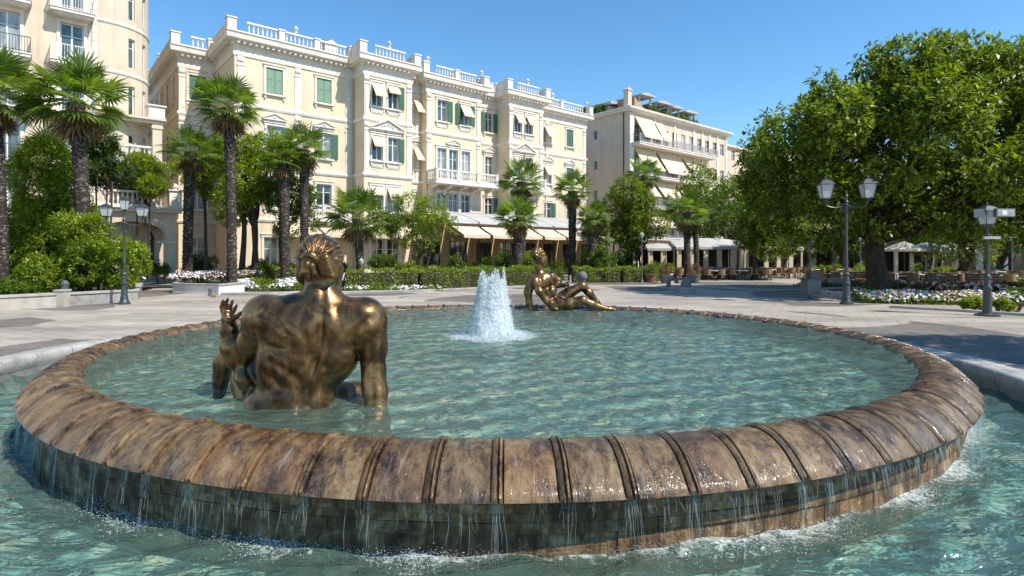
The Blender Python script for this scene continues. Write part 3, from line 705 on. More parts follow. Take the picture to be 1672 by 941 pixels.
def seated():
    Y0 = 6.1; U = Y0/F
    def S(x, y, d=0):     # photo measure at the figure's distance -> local metres
        k = 1+d/F; return ((x-836)*U*k-(515-836)*U, d*U, 1.6-(y-416)*U*k)
    q = U
    root = empty('bronze_statue', ((515-836)*U, Y0, 0), 0, 'bronze figure seen from behind, seated waist-deep in the water and leaning on its right arm', 'statue')
    f = Sdf((-1.42, -.62, -.32), (.95, .92, 2.0), .0105)
    # trunk: ribs, shoulder girdle, waist, hips, leaning
    f.ell(S(508, 562, 4), (76*q, 44*q, 78*q), .05, rot=-.10)
    f.cone(S(448, 524, 0), S(588, 528, 0), 33*q, 33*q, .14)
    f.ell(S(486, 618, 8), (60*q, 42*q, 62*q), .12, rot=-.30)
    f.ell(S(462, 668, 12), (66*q, 52*q, 46*q), .14)
    f.ell(S(505, 655, 10), (40*q, 44*q, 40*q), .12)
    f.ell(S(452, 582, 0), (30*q, 34*q, 54*q), .10, rot=-.15); f.ell(S(556, 578, 0), (30*q, 34*q, 50*q), .10, rot=-.42)
    # neck and slope of the shoulders
    f.cone(S(527, 440, 8), S(524, 505, 2), 25*q, 29*q, .05); f.cone(S(524, 497, 0), S(448, 512, 0), 22*q, 21*q, .14); f.cone(S(526, 495, 0), S(585, 515, 0), 22*q, 21*q, .14)
    # shoulders and arms
    f.ell(S(432, 518, 4), (35*q, 34*q, 37*q), .09); f.ell(S(598, 524, 4), (34*q, 33*q, 38*q), .09)
    f.chain([S(602, 530, 4), S(608, 570, 2), S(610, 605, 0)], [28*q, 22*q, 18.5*q], .06)
    f.ell(S(613, 560, 4), (18.5*q, 23*q, 34*q), .05)
    f.chain([S(610, 602, 0), S(613, 640, -6), S(615, 672, -14)], [18.5*q, 19*q, 16*q], .05); f.ell(S(609, 624, -2), (18*q, 19*q, 24*q), .05)
    f.chain([S(615, 668, -14), S(616, 684, -20)], [17*q, 20*q], .04); f.ell(S(616, 690, -26), (22*q, 20*q, 14*q), .04)
    for i_, (dx, L) in enumerate([(-15, 24), (-5, 29), (6, 28), (16, 22)]): f.chain([S(616+dx*.7, 692, -36), S(616+dx, 700, -36-L*.6), S(616+dx*1.1, 708, -36-L)], [6*q, 5.5*q, 4.5*q], .015)
    f.chain([S(604, 688, -20), S(592, 696, -34), S(588, 702, -44)], [7*q, 6*q, 5*q], .02)
    # left arm, bent, the forearm rising to a hand with fingers up
    f.chain([S(430, 522, 6), S(414, 556, 20), S(392, 588, 30)], [29*q, 25*q, 19*q], .06)
    f.chain([S(390, 586, 30), S(378, 566, 26), S(374, 538, 24), S(373, 522, 24)], [20*q, 17*q, 12.5*q, 10*q], .05)
    f.ell(S(372, 519, 24), (9*q, 12*q, 13*q), .03)
    for (x0, y0, d0, x1, y1, d1, x2, y2, d2) in [(364, 512, 20, 361, 501, 17, 364, 491, 14), (369.5, 509, 22, 369, 497, 20, 372, 488, 17), (375, 509, 25, 377, 499, 24, 380, 491, 24), (380, 512, 29, 384, 504, 30, 387, 498, 31)]:
        f.chain([S(x0, y0, d0), S(x1, y1, d1), S(x2, y2, d2)], [3.3*q, 2.9*q, 2.3*q], .006)
    f.chain([S(376, 524, 14), S(387, 517, 10), S(394, 511, 11)], [4.8*q, 3.8*q, 3.0*q], .012)
    # bent leg in front of the body: thigh from the hip, knee, shin into the water
    f.chain([S(420, 668, 40), S(408, 625, 62), S(396, 582, 84)], [34*q, 28*q, 20*q], .08)
    f.chain([S(396, 582, 84), S(380, 560, 92), S(366, 592, 96), S(356, 640, 98)], [20*q, 18*q, 17*q, 14*q], .05)
    f.chain([S(420, 650, 30), S(398, 620, 14), S(391, 590, 22)], [16*q, 12*q, 10*q], .05)
    # the other knee just above the water
    f.chain([S(520, 672, 40), S(560, 648, 66), S(580, 644, 80), S(610, 668, 96)], [34*q, 24*q, 20*q, 16*q], .07)
    # head under the hair, jaw turned to the left, ears
    f.ell(S(522, 424, 6), (35*q, 40*q, 42*q), .04); f.ell(S(505, 446, 34), (22*q, 20*q, 24*q), .04, rot=.2); f.ell(S(493, 442, 30), (10*q, 18*q, 20*q), .04)
    f.cone(S(504, 436, 58), S(500, 450, 62), 4*q, 6*q, .03); f.ell(S(502, 466, 50), (11*q, 9*q, 8*q), .03)
    f.ell(S(555, 442, 14), (5*q, 8*q, 13*q), .02, rot=.1); f.ell(S(489, 446, 8), (4.5*q, 7*q, 12*q), .02, rot=-.1)
    f.cone(S(552, 440, 22), S(548, 470, 18), 9*q, 7*q, .04)
    # relief of the back: furrow, shoulder blades, ribs, long muscles
    kk = 1-40/F; Xg = 836+(f.x[:, 0, :]/q+515-836)/kk; Zg = 416-(f.z[:, 0, :]-1.6)/q/kk
    Rl = np.zeros(np.broadcast(Xg, Zg).shape)
    def groove(pts, wd, a): nonlocal Rl; Rl = Rl+a*np.exp(-(polydist(Xg, Zg, pts)/wd)**2)
    def blob(x, y, rx, ry, a, rot=0):
        nonlocal Rl; dx, dy = Xg-x, Zg-y; c_, s_ = math.cos(rot), math.sin(rot)
        Rl = Rl+a*np.exp(-(((dx*c_+dy*s_)/rx)**2+((-dx*s_+dy*c_)/ry)**2))
    groove([(524, 505), (521, 545), (512, 590), (498, 630), (486, 662)], 6.5, 5.2)
    groove([(524, 540), (519, 570), (510, 600)], 14, 4)
    groove([(498, 505), (490, 530), (500, 560), (506, 590)], 7, 3.2); groove([(545, 505), (556, 530), (545, 562), (528, 600)], 7, 3.2)
    groove([(424, 512), (446, 520), (470, 548), (462, 572), (436, 568)], 6, 3.6); groove([(600, 522), (578, 545), (566, 572), (585, 590)], 6, 3.4)
    groove([(438, 592), (462, 604), (486, 622)], 7, 2.0); groove([(430, 612), (452, 622), (470, 640)], 8, 1.8); groove([(428, 560), (440, 600), (452, 640)], 6, 2.6)
    groove([(578, 592), (560, 606), (540, 626)], 7, 2.0); groove([(556, 604), (548, 622), (536, 640)], 8, 1.6)
    groove([(486, 600), (470, 640), (462, 670)], 7, 2.2); groove([(530, 606), (512, 640), (500, 664)], 7, 3.0)
    groove([(418, 505), (412, 540), (402, 572)], 5, 1.8); groove([(598, 548), (600, 580), (603, 610)], 5, 2.0); groove([(622, 545), (620, 575), (618, 600)], 4, 1.4)
    groove([(604, 625), (606, 650), (608, 672)], 4, 1.6); groove([(521, 470), (523, 495)], 5, 2)
    blob(470, 542, 26, 20, -4.5, .5); blob(562, 545, 24, 20, -4.5, -.5); blob(508, 530, 10, 34, -2.6, .1); blob(534, 530, 10, 34, -2.6, -.1)
    blob(486, 626, 10, 34, -3.6, .32); blob(512, 622, 9, 30, -3.2, .42); blob(452, 605, 16, 30, -2.5); blob(551, 592, 14, 26, -3, .4)
    blob(436, 508, 18, 14, -2); blob(592, 510, 18, 12, -2); blob(455, 648, 26, 16, -2.5); blob(612, 572, 9, 24, -1.5)
    yy = f.y[0, :, 0]/q; mask = 1/(1+np.exp((yy-2)/7))
    f.S += (Rl*q)[:, None, :].astype(np.float32)*mask[None, :, None].astype(np.float32)*.88
    f.mesh('body', M['bronze'], root, 1)
    # hair: strands drawn back to a knot at the nape
    g = Sdf((-.36, -.46, 1.18), (.36, .42, 1.95), .0065)
    g.ell(S(522, 421, 5), (35.5*q, 42*q, 39*q), .03)
    bx, by = 507, 426; Xg = 836+(g.x[:, 0, :]/q+515-836)/kk; Zg = 416-(g.z[:, 0, :]-1.6)/q/kk
    ang = np.arctan2(Zg-by, Xg-bx); dist = np.hypot(Xg-bx, Zg-by)
    wob = .35*np.sin(dist*.13+ang*2)
    st = np.abs(np.sin(ang*7.5+wob*3))**.7*1.5+.9*np.abs(np.sin(ang*17+wob*5+1))+.5*np.sin(ang*31+dist*.2)
    fall = np.clip(dist/14, 0, 1)*np.clip(1.25-dist/70, .25, 1)
    Sg = -(st*fall*1.9-1.6)*q
    mk = 1/(1+np.exp((g.y[0, :, 0]/q-26)/6))
    g.S += Sg[:, None, :].astype(np.float32)*mk[None, :, None].astype(np.float32)
    # lower back rolls of hair over the ears
    for k_ in range(6):
        t = k_/5
        g.chain([S(516+2*k_, 424+4.4*k_, -35+t*4), S(532+2*k_, 421+5.6*k_, -34+t*6), S(548, 424+5*k_, -20+t*6), S(553-2*k_, 432+4*k_, -2+t*6)], [4.2*q, 5.2*q, 5*q, 3.6*q], .012)
        g.chain([S(500-k_, 426+4.2*k_, -34+t*4), S(492, 428+5*k_, -27+t*5), S(489+k_*.6, 432+4.5*k_, -8+t*5)], [4*q, 4.6*q, 3.6*q], .012)
    # the knot and its two loose ends
    kc = [(505+10*math.cos(a), 425+9*math.sin(a)) for a in np.linspace(-2.6, 2.4, 12)]
    g.chain([S(x, y, -42-5*math.sin(i_*.5)) for i_, (x, y) in enumerate(kc)], [5.4*q]*12, .008)
    g.ell(S(504, 426, -40), (9*q, 8*q, 9*q), .02)
    g.chain([S(501, 432, -44), S(500, 444, -43), S(503, 456, -40)], [7*q, 6.6*q, 3.2*q], .012)
    g.chain([S(509, 434, -44), S(513, 446, -41), S(518, 453, -37)], [5.5*q, 4.8*q, 2.6*q], .01)
    g.mesh('hair', M['bronze'], root, 1)
seated()
def reclining():
    Y0 = 16.35; U = Y0/F
    def S(x, y, d=0): k = 1+d/F; return ((x-836)*U*k-(925-836)*U, d*U, 1.6-(y-416)*U*k)
    q = U
    root = empty('bronze_statue', ((925-836)*U, Y0, 0), 0, 'bronze nude reclining on the far rim with one knee drawn up, facing right', 'statue')
    f = Sdf((-1.45, -.95, -.32), (1.65, .85, 1.85), .0185)
    # trunk leaning back
    f.ell(S(884, 462, 0), (14*q, 15*q, 17*q), .1, rot=-.35); f.ell(S(890, 458, -3), (13*q, 10*q, 12*q), .08); f.ell(S(898, 480, -2), (11*q, 12*q, 15*q), .1, rot=-.4)
    f.ell(S(908, 494, -2), (14*q, 14*q, 10*q), .1); f.ell(S(885, 460, -12), (7*q, 4*q, 6*q), .05); f.ell(S(898, 461, -6), (6*q, 5*q, 6*q), .05)
    f.cone(S(870, 456, -6), S(900, 452, 10), 7*q, 7*q, .1)
    # neck, head with a face in profile to the right
    f.cone(S(881, 450, 0), S(879, 428, 0), 7.2*q, 5.6*q, .1); f.ell(S(879, 418, 0), (10.5*q, 9*q, 11*q), .05); f.ell(S(884, 425, -1), (7.5*q, 7*q, 8.5*q), .04)
    f.cone(S(889, 417, -1), S(892.5, 423, -1), 1.5*q, 1.9*q, .02); f.ell(S(889.5, 428, -1), (2.6*q, 3*q, 1.7*q), .015); f.ell(S(888, 433, -1), (3*q, 3*q, 2.4*q), .03); f.ell(S(888.5, 414.5, -1), (3*q, 5*q, 1.6*q), .02)
    f.ell(S(877, 421, -9), (2*q, 1.4*q, 3.2*q), .02)
    f.ell(S(888.3, 418.2, -5), (1.3*q, 1.4*q, .9*q), .01, sub=True)
    # near arm: back to a hand on the rim; second arm across the ribs; far arm reaching out on the knee
    f.chain([S(868, 458, -6), S(862, 478, -10), S(864, 494, -8), S(866, 503, -8)], [8.5*q, 6.6*q, 5*q, 4.5*q], .06); f.ell(S(869, 505, -9), (7*q, 4.5*q, 3*q), .03)
    for dx in (-3, -1, 1, 3): f.cone(S(872, 505, -9+dx*1.3), S(880, 507, -9+dx*1.9), 1.5*q, 1.1*q, .01)
    f.chain([S(874, 460, -13), S(881, 476, -18), S(893, 492, -17), S(899, 500, -15)], [8*q, 6.3*q, 5.4*q, 4*q], .05); f.ell(S(902, 503, -15), (5*q, 4*q, 3*q), .03)
    for dx in (-3, -1, 1, 3): f.cone(S(904, 503, -15+dx), S(910, 506, -15+dx*1.6), 1.4*q, 1*q, .01)
    f.chain([S(900, 450, 12), S(912, 459, 14), S(908, 466, 10), S(921, 466.5, 4)], [7*q, 5.5*q, 5*q, 3.4*q], .05)
    f.ell(S(924, 465.5, 3), (4*q, 3.6*q, 2.6*q), .02)
    for dz in (-2, -.6, .8, 2.1): f.chain([S(926, 465+dz, 2), S(929, 464+dz*1.3, 0), S(929, 467+dz, -3)], [1.2*q, 1.1*q, .9*q], .008)
    f.cone(S(922, 463, 0), S(927, 461, -3), 1.4*q, 1.1*q, .01)
    # legs: one knee up, one lying along the rim
    f.chain([S(908, 492, 6), S(930, 478, 8), S(951, 467, 8)], [11*q, 9*q, 6.8*q], .07); f.chain([S(951, 467, 8), S(962, 479, 7), S(975, 494, 5), S(983, 502, 4)], [6.6*q, 6.4*q, 4*q, 2.9*q], .05)
    f.chain([S(984, 503, 4), S(992, 506, 2)], [3.4*q, 2*q], .03)
    f.chain([S(906, 498, -8), S(930, 496, -12), S(951, 490, -14)], [11*q, 9.4*q, 6.8*q], .07); f.chain([S(951, 490, -14), S(966, 497, -13), S(985, 503, -12), S(994, 505, -12)], [6.8*q, 6.6*q, 3.8*q, 3*q], .05)
    f.chain([S(994, 505, -12), S(1003, 505, -12)], [3.4*q, 2*q], .03)
    for dx in (-2, 0, 2): f.cone(S(1002, 505, -12+dx), S(1006, 506, -12+dx), 1.1*q, .8*q, .01)
    for pts, a in (([(893, 452), (896, 475), (906, 492)], 1.2), ([(876, 468), (888, 470), (900, 466)], 1.0), ([(890, 480), (900, 478), (908, 474)], .8)):
        D = polydist(f.x[:, 0, :]/q+925, 416-(f.z[:, 0, :]-1.6)/q, pts); mk = 1/(1+np.exp((f.y[0, :, 0]/q+4)/3))
        f.S += (a*q*np.exp(-(D/2.5)**2))[:, None, :].astype(np.float32)*mk[None, :, None].astype(np.float32)
    f.mesh('body', M['bronze'], root, 1)
    g = Sdf((-1.15, -.3, 1.3), (-.5, .3, 1.95), .011)
    g.ell(S(877.3, 416, 0), (11.5*q, 10.3*q, 11.2*q), .03)
    rgn = np.random.default_rng(2)
    for _ in range(150):
        th = rgn.uniform(0, 6.28); ph = rgn.uniform(-.5, 1.5); v = (math.cos(th)*math.cos(ph), math.sin(th)*math.cos(ph), math.sin(ph))
        c = S(877.3, 416, 0); g.ell((c[0]+v[0]*11.2*q, c[1]+v[1]*10*q, c[2]+v[2]*10.9*q), (1.6*q, 1.6*q, 1.4*q), .01)
    g.ell(S(891, 422, 0), (7.5*q, 8*q, 10*q), .01, sub=True)
    g.mesh('hair', M['bronze'], root, 0)
reclining()
# ------------------------------------------------------------------ buildings
TH = math.atan2(.6475, .7619)
BAL = [(.055, 0), (.055, .05), (.035, .08), (.075, .22), (.07, .34), (.035, .55), (.05, .62), (.05, .70)]
def balustrade(mb, p0, p1, z, h=.95, sp=.27, rail=.11, nside=6, solid_ends=0):
    L = math.hypot(p1[0]-p0[0], p1[1]-p0[1]); d = ((p1[0]-p0[0])/L, (p1[1]-p0[1])/L)
    n_ = max(1, int((L-2*solid_ends)/sp)); hb = h-.26; pr = [(r_*1.0, zz/.70*hb) for r_, zz in BAL]
    for i in range(n_):
        s_ = solid_ends+(i+.5)*(L-2*solid_ends)/n_
        mb.lathe(pr, (p0[0]+d[0]*s_, p0[1]+d[1]*s_, z+.13), nside, caps=False)
    pf = lambda a, b, zz, t: [(-a, zz), (a, zz), (a, zz+t), (-a, zz+t), (-a, zz)]
    mb.sweep([p0, p1], pf(rail, 0, z, .13)); mb.sweep([p0, p1], pf(rail, 0, z+h-.13, .13))
def pier(mb, x, y, z, h=1.0, w_=.5, cap=.06):
    mb.box(x-w_/2, x+w_/2, y-w_/2, y+w_/2, z, z+h-.1); mb.box(x-w_/2-cap, x+w_/2+cap, y-w_/2-cap, y+w_/2+cap, z+h-.1, z+h)
    mb.box(x-w_/2-.03, x+w_/2+.03, y-w_/2-.03, y+w_/2+.03, z, z+.12)
def seg_T(p0, p1):
    """matrix: local x along the wall, local y inward, for walls with outward on the right of travel"""
    a = math.atan2(p1[1]-p0[1], p1[0]-p0[0]); return Matrix.Translation((p0[0], p0[1], 0)) @ Matrix.Rotation(a, 4, 'Z')
RW = random.Random(21)
def window(root, T, s, z0, z1, w_, style='plain', ped=0, shut=0, aw=0, glass=None, surround=True, mull=1, sill=True, depth=.18, framec='white'):
    """one window: surround, frame and pane, optional shutters (1 left 2 right 3 both, 4 closed) and awning"""
    a, b = s-w_/2, s+w_/2; h = z1-z0
    mb = MB(); mb.T = T; f = .075
    y0, y1 = depth-.05, depth+.02
    mb.box(a, a+f, y0, y1, z0, z1); mb.box(b-f, b, y0, y1, z0, z1); mb.box(a+f, b-f, y0, y1, z1-f, z1); mb.box(a+f, b-f, y0, y1, z0, z0+f)
    for k in range(mull):
        x = a+(k+1)*w_/(mull+1); mb.box(x-.05, x+.05, y0-.01, y1, z0+f, z1-f)
    if h > 1.7: mb.box(a+f, b-f, y0+.005, y1, z0+h*.68, z0+h*.68+.05)
    wo = mb.obj('window', M[framec], root)
    g = MB(); g.T = T; g.box(a+.01, b-.01, y1-.045, y1-.03, z0+.01, z1-.01)
    g.obj('pane', M[glass or RW.choice(['glass', 'glass', 'glass_dim', 'glass_curtain'])], wo)
    if surround:
        t = MB(); t.T = T; e = .17; o = -.07
        t.box(a-e, a, o, .03, z0-.02, z1); t.box(b, b+e, o, .03, z0-.02, z1); t.box(a-e-.03, b+e+.03, o-.02, .03, z1, z1+.2)
        t.box(a-e-.08, b+e+.08, o-.08, .03, z1+.2, z1+.27)
        if sill:
            t.box(a-e-.08, b+e+.08, -.20, .03, z0-.16, z0-.03); t.box(a-e+.02, a-.02, -.13, .02, z0-.42, z0-.16); t.box(b+.02, b+e-.02, -.13, .02, z0-.42, z0-.16)
        if ped: 
            zc = z1+.42; t.box(a-e-.05, b+e+.05, -.06, .02, z1+.27, zc); t.box(a-e-.16, b+e+.16, -.24, .02, zc, zc+.09)
            if ped == 1:
                m_ = (a+b)/2; L = (b-a)/2+e+.16
                t.prism([(m_-L, zc+.09), (m_+L, zc+.09), (m_, zc+.09+.26*L+.15)], 'y', -.14, .02)
                for sg in (-1, 1): t.prism([(m_+sg*L*1.03, zc+.09), (m_+sg*L*1.03, zc+.18), (m_, zc+.33+.26*L), (m_, zc+.24+.26*L)], 'y', -.25, .0)
            t.lathe([(.02, 0), (.13, .03), (.15, .12), (.06, .2)], ((a+b)/2, -.12, zc+.12), 6)
        if style == 'panel': 
            t.box(a-.05, b+.05, -.05, .02, z0-.62, z0-.2)
            for k in range(5): t.cbox((a+(k+.5)*w_/5, -.07, z0-.41), (.11, .05, .24))
        t.obj('surround', M['trim'], wo)
    if shut:
        for sd_ in ((-1,) if shut == 1 else (1,) if shut == 2 else (-1, 1)):
            m_ = MB(); m_.T = T
            if shut in (4, 5):
                x0, x1 = (a+.02, (a+b)/2-.01) if sd_ < 0 else ((a+b)/2+.01, b-.02); ya, yb = .02, .07
                m_.box(x0, x1, ya, yb, z0+.02, z1-.03)
                for k in range(2): m_.box(x0+.07, x1-.07, ya-.02, ya, z0+.1+k*h/2, z0+h/2-.05+k*h/2)
                m_.obj('shutter', M['green_pale' if shut == 4 else 'green'], wo)
            else:
                x0, x1 = (a-w_*.5-.02, a-.02) if sd_ < 0 else (b+.02, b+w_*.5+.02)
                m_.box(x0, x1, -.14, -.09, z0+.02, z1-.02)
                n_ = int(h/.14)
                for k in range(n_): m_.box(x0+.05, x1-.05, -.16, -.14, z0+.08+k*(h-.14)/n_, z0+.08+(k+.55)*(h-.14)/n_)
                m_.obj('shutter', M['green'], wo)
    if aw:
        L = aw; m_ = MB(); m_.T = T; ww = w_*.5+.06; c_ = (a+b)/2
        m_.add([(c_-ww, -.02, z1-.03), (c_+ww, -.02, z1-.03), (c_+ww, -L*.62, z1-L*.9), (c_-ww, -L*.62, z1-L*.9), (c_+ww, -L*.62, z1-L*.9-.14), (c_-ww, -L*.62, z1-L*.9-.14),
                (c_-ww, -.01, z1-.05), (c_+ww, -.01, z1-.05), (c_+ww, -L*.62+.01, z1-L*.9-.02), (c_-ww, -L*.62+.01, z1-L*.9-.02)], [(0, 1, 2, 3), (3, 2, 4, 5), (6, 9, 8, 7), (0, 3, 9, 6), (1, 7, 8, 2)])
        m_.obj('awning', M['awning'], wo)
    return wo
def awning(root, T, a, b, z, drop, out, name='awning', m='awning', parent=None, val=.22):
    mb = MB(); mb.T = T; n_ = max(2, int((b-a)/1.0)); vs_, fs = [], []
    for i in range(n_+1):
        x = a+(b-a)*i/n_; sg = .05*math.sin(i*2.1)
        vs_ += [(x, -.02, z), (x, -out*.5, z-drop*.5-.04+sg*.4), (x, -out, z-drop), (x, -out-.01, z-drop-val-(.04 if i % 2 else 0)), (x, -.02, z-.04), (x, -out+.02, z-drop-.03)]
    for i in range(n_):
        q = i*6; p = q+6; fs += [(q, p, p+1, q+1), (q+1, p+1, p+2, q+2), (q+2, p+2, p+3, q+3), (q+4, q+5, p+5, p+4)]
    fs += [(0, 1, 2, 5, 4), (n_*6, n_*6+4, n_*6+5, n_*6+2, n_*6+1)]
    mb.add(vs_, fs)
    for x in (a+.1, b-.1): mb.tube([(x, -.05, z-drop*.9), (x, -out, z-drop-.04)], .025, 5)
    return mb.obj(name, M[m], root)

# --- the long cream palace
B = empty('palace', (-20.9, 42.4, PZ), TH, 'long four-storey cream palace with white balustraded roof and green shutters', 'building')
path = [(-2.65, 30), (-2.65, 5.9), (0, 5.9), (0, 0), (9.5, 0), (9.5, -2), (14.04, -2), (14.04, 0), (16.17, 0), (16.17, -1), (22.5, -1), (22.5, 0), (25.33, 0), (25.33, -2), (30.03, -2), (30.03, 0), (39.1, 0), (39.1, 13)]
dz = -PZ
def pxs(px, p):     # photo column -> distance along a front plane p metres proud
    k = (px-836)/F; X0 = -20.9+.6475*p; Y0 = 42.4-.7619*p; return (k*Y0-X0)/(.7619-k*.6475)
Z4, Z3, Z2, Z1 = (14.2+dz, 16.2+dz), (9.6+dz, 11.7+dz), (5.3+dz, 7.45+dz), (.35, 3.3)
wl_ = {i: [] for i in range(len(path)-1)}
def addw(seg, s, zz, w_, **k): wl_[seg].append((s, zz, w_, k))
# wing front (segment 1) : local s along x from -2.65
for zz, k in ((Z4, dict(shut=5, glass='glass_dim')), (Z3, dict(ped=1)), (Z2, {}), (Z1, {})): addw(1, 1.35, zz, 1.2, **k)
# flank of the wing (segment 0)
for i in range(7):
    s = 24.1-1.6-i*2.9
    if s < 1: break
    for zz, k in ((Z4, dict(shut=0)), (Z3, {}), (Z2, {}), (Z1, {})): addw(0, s, zz, .95, glass='glass', **k)
# return wall seg 2
# M0 front (segment 3)
for px, sh3 in ((448, 2), (529, 2)):
    s = pxs(px, 0)
    addw(3, s, Z4, 1.25, shut=4); addw(3, s, Z3, 1.15, ped=1, shut=sh3); addw(3, s, Z2, 1.25, glass='glass'); addw(3, s, Z1, 1.6, glass='glass_dim', mull=2)
# bays and others: (segment, projection, [(px, rows...)])
def off(seg): return path[seg][0]
for seg, p, pxl, w_ in ((5, 2, (616, 642), 1.0), (13, 2, (846, 864), .98)):
    for i, px in enumerate(pxl):
        s = pxs(px, p)-off(seg)
        addw(seg, s, Z4, w_, shut=2 if (i and seg == 5) else 0, aw=(1.35 if i == 0 else .7) if seg == 5 else 1.2, style='panel')
        addw(seg, s, Z3, w_, shut=2 if (i and seg == 5) else 0, aw=1.0 if (i == 0) else 0, style='panel', ped=2)
        addw(seg, s, Z2, w_+.1, aw=[.8, 1.2][i] if seg == 5 else .8); addw(seg, s, Z1, w_+.2, glass='glass')
for seg, p, px, w_ in ((7, 0, 683, 1.05),):
    s = pxs(px, p)-off(seg); addw(seg, s, Z4, w_, aw=1.5, shut=0, glass='glass'); addw(seg, s, Z3, w_, aw=1.4, ped=1, glass='glass'); addw(seg, s, Z2, w_); 
for i, px in enumerate((722, 759)): addw(9, pxs(px, 1)-off(9), Z4, 1.1, shut=[2, 3][i], aw=[0, 1.3][i], style='panel', glass='glass_dim')
for i, px in enumerate((721, 740, 760)):
    addw(9, pxs(px, 1)-off(9), (Z3[0]-.9, Z3[1]-.05), 1.0, ped=[0, 1, 0][i], glass=['glass_curtain', 'glass_dim', 'glass_curtain'][i], sill=False); addw(9, pxs(px, 1)-off(9), Z2, 1.1, glass='glass')
s = pxs(798, 0)-off(11); addw(11, s, Z4, 1.05, shut=3, glass='glass_dim'); addw(11, s, (Z3[0]-.5, Z3[1]), 1.0, ped=1, shut=0, glass='glass_dim'); addw(11, s, Z2, 1.1, shut=2, glass='glass')
for px in (894, 930):
    s = pxs(px, 0)-off(15); aw_ = 1.5 if px == 894 else 0
    addw(15, s, Z4, 1.15, aw=aw_, shut=0 if aw_ else 5); addw(15, s, Z3, 1.15, ped=1, aw=1.2 if aw_ else 0, shut=0 if aw_ else 5); addw(15, s, Z2, 1.15, glass='glass', shut=2 if aw_ else 0)
for px, seg, p in ((760, 9, 1), (730, 9, 1), (800, 11, 0), (900, 15, 0), (935, 15, 0)): addw(seg, pxs(px, p)-off(seg), Z1, 1.7, glass='glass', mull=2)
mb = MB(); mb.T = None
for i in range(len(path)-1):
    hs = [(s-w_/2, s+w_/2, zz[0], zz[1]) for s, zz, w_, k in wl_[i]]
    mb.wall(path[i], path[i+1], 0, 18.1, hs)
mb.wall((39.1, 13), (-2.65, 30), 0, 18.1)
wall_o = mb.obj('wall', M['stucco'], B, fix=False)
for i in wl_:
    T = seg_T(path[i], path[i+1])
    for s, zz, w_, k in wl_[i]: window(B, T, s, zz[0], zz[1], w_, **k)
mb = MB()
mb.sweep(path, [(-.02, 17.0), (.08, 17.0), (.1, 17.25), (.05, 17.3), (.05, 17.75), (.16, 17.8), (.2, 17.95), (.62, 18.05), (.66, 18.1), (.70, 18.42), (.78, 18.52), (-.3, 18.56)])
for i in range(len(path)-1):       # dentils under the cornice
    if i == 16: continue
    T = seg_T(path[i], path[i+1]); L = math.dist(path[i], path[i+1]); mb.T = T
    for k in range(int(L/.42)): mb.box(.1+k*.42, .28+k*.42, -.5, -.02, 17.83, 18.03)
mb.T = None; mb.obj('cornice', M['trim'], B)
mb = MB()
mb.sweep(path, [(-.02, 13.15), (.07, 13.17), (.12, 13.3), (.12, 13.42), (.05, 13.5), (-.02, 13.5)]); mb.sweep(path, [(-.02, 8.5), (.08, 8.52), (.14, 8.64), (.14, 8.78), (.05, 8.86), (-.02, 8.86)])
mb.sweep(path, [(-.02, 4.45), (.08, 4.47), (.14, 4.6), (.14, 4.7), (-.02, 4.75)]); mb.sweep(path, [(-.02, 0), (.08, 0), (.08, .7), (.04, .75), (-.02, .75)])
mb.obj('string_course', M['trim'], B)
# pilasters with capitals
for seg, xs in ((1, (.25, 2.3)), (3, (.45, 4.75, 9.0)), (5, (.25, 4.29)), (9, (.3, 6.0)), (13, (.25, 4.45)), (15, (2.6, 8.75)), (11, (.2,)), (7, (.35, 1.8))):
    for x in xs:
        w_ = .24; mb = MB(); mb.T = seg_T(path[seg], path[seg+1])
        for za, zb in ((13.52, 17.0), (8.88, 13.13)):
            mb.box(x-w_, x+w_, -.06, .01, za, zb); mb.box(x-w_*.55, x+w_*.55, -.085, -.06, za+.25, zb-.9)
            mb.box(x-w_-.04, x+w_+.04, -.10, .0, zb-.75, zb-.65)
            for q in range(3): mb.lathe([(.03, 0), (.08, .08), (.09, .2), (.03, .3)], (x-.14+q*.14, -.08, zb-.5), 5)
        mb.obj('pilaster', M['trim'], B)
mb = MB()
ZB = 18.56
for i in range(len(path)-1):
    if i == 16: continue
    p0, p1 = Vector(path[i]), Vector(path[i+1]); L = (p1-p0).length
    mb.T = None; d = (p1-p0)/L
    o = Vector((d.y, -d.x))*.30
    if L < 3 and i != 1: 
        a_, b_ = p0+o, p1+o; mb.sweep([tuple(a_), tuple(b_)], [(-.14, ZB), (.14, ZB), (.14, ZB+.9), (.18, ZB+.92), (.18, ZB+1.0), (-.18, ZB+1.0), (-.18, ZB+.92), (-.14, ZB+.9), (-.14, ZB)])
        continue
    e = .55
    a_, b_ = p0+o+d*e, p1+o-d*e
    n_ = max(1, round((b_-a_).length/3.2))
    if i == 0: n_ = 4
    for k in range(n_):
        q0, q1 = a_+(b_-a_)*(k/n_), a_+(b_-a_)*((k+1)/n_)
        balustrade(mb, tuple(q0+d*.25), tuple(q1-d*.25), ZB, 1.0, .30)
    for k in range(1, n_): q0 = a_+(b_-a_)*(k/n_); pr_ = MB(); pier(pr_, q0.x, q0.y, ZB, 1.03, .42); pr_.obj('balustrade_pier', M['trim'], B)
for i in range(1, len(path)-1):
    p = Vector(path[i]); d0 = (p-Vector(path[i-1])).normalized(); d1 = (Vector(path[i+1])-p).normalized()
    nn = Vector((d0.y, -d0.x))+Vector((d1.y, -d1.x)); c_ = p+nn*.30
    pr_ = MB(); pier(pr_, c_.x, c_.y, ZB, 1.05, .62); pr_.obj('balustrade_pier', M['trim'], B)
mb.sweep(path, [(.12, ZB-.06), (.5, ZB-.06), (.5, ZB+.16), (.12, ZB+.16)])
mb.obj('balustrade', M['trim'], B)
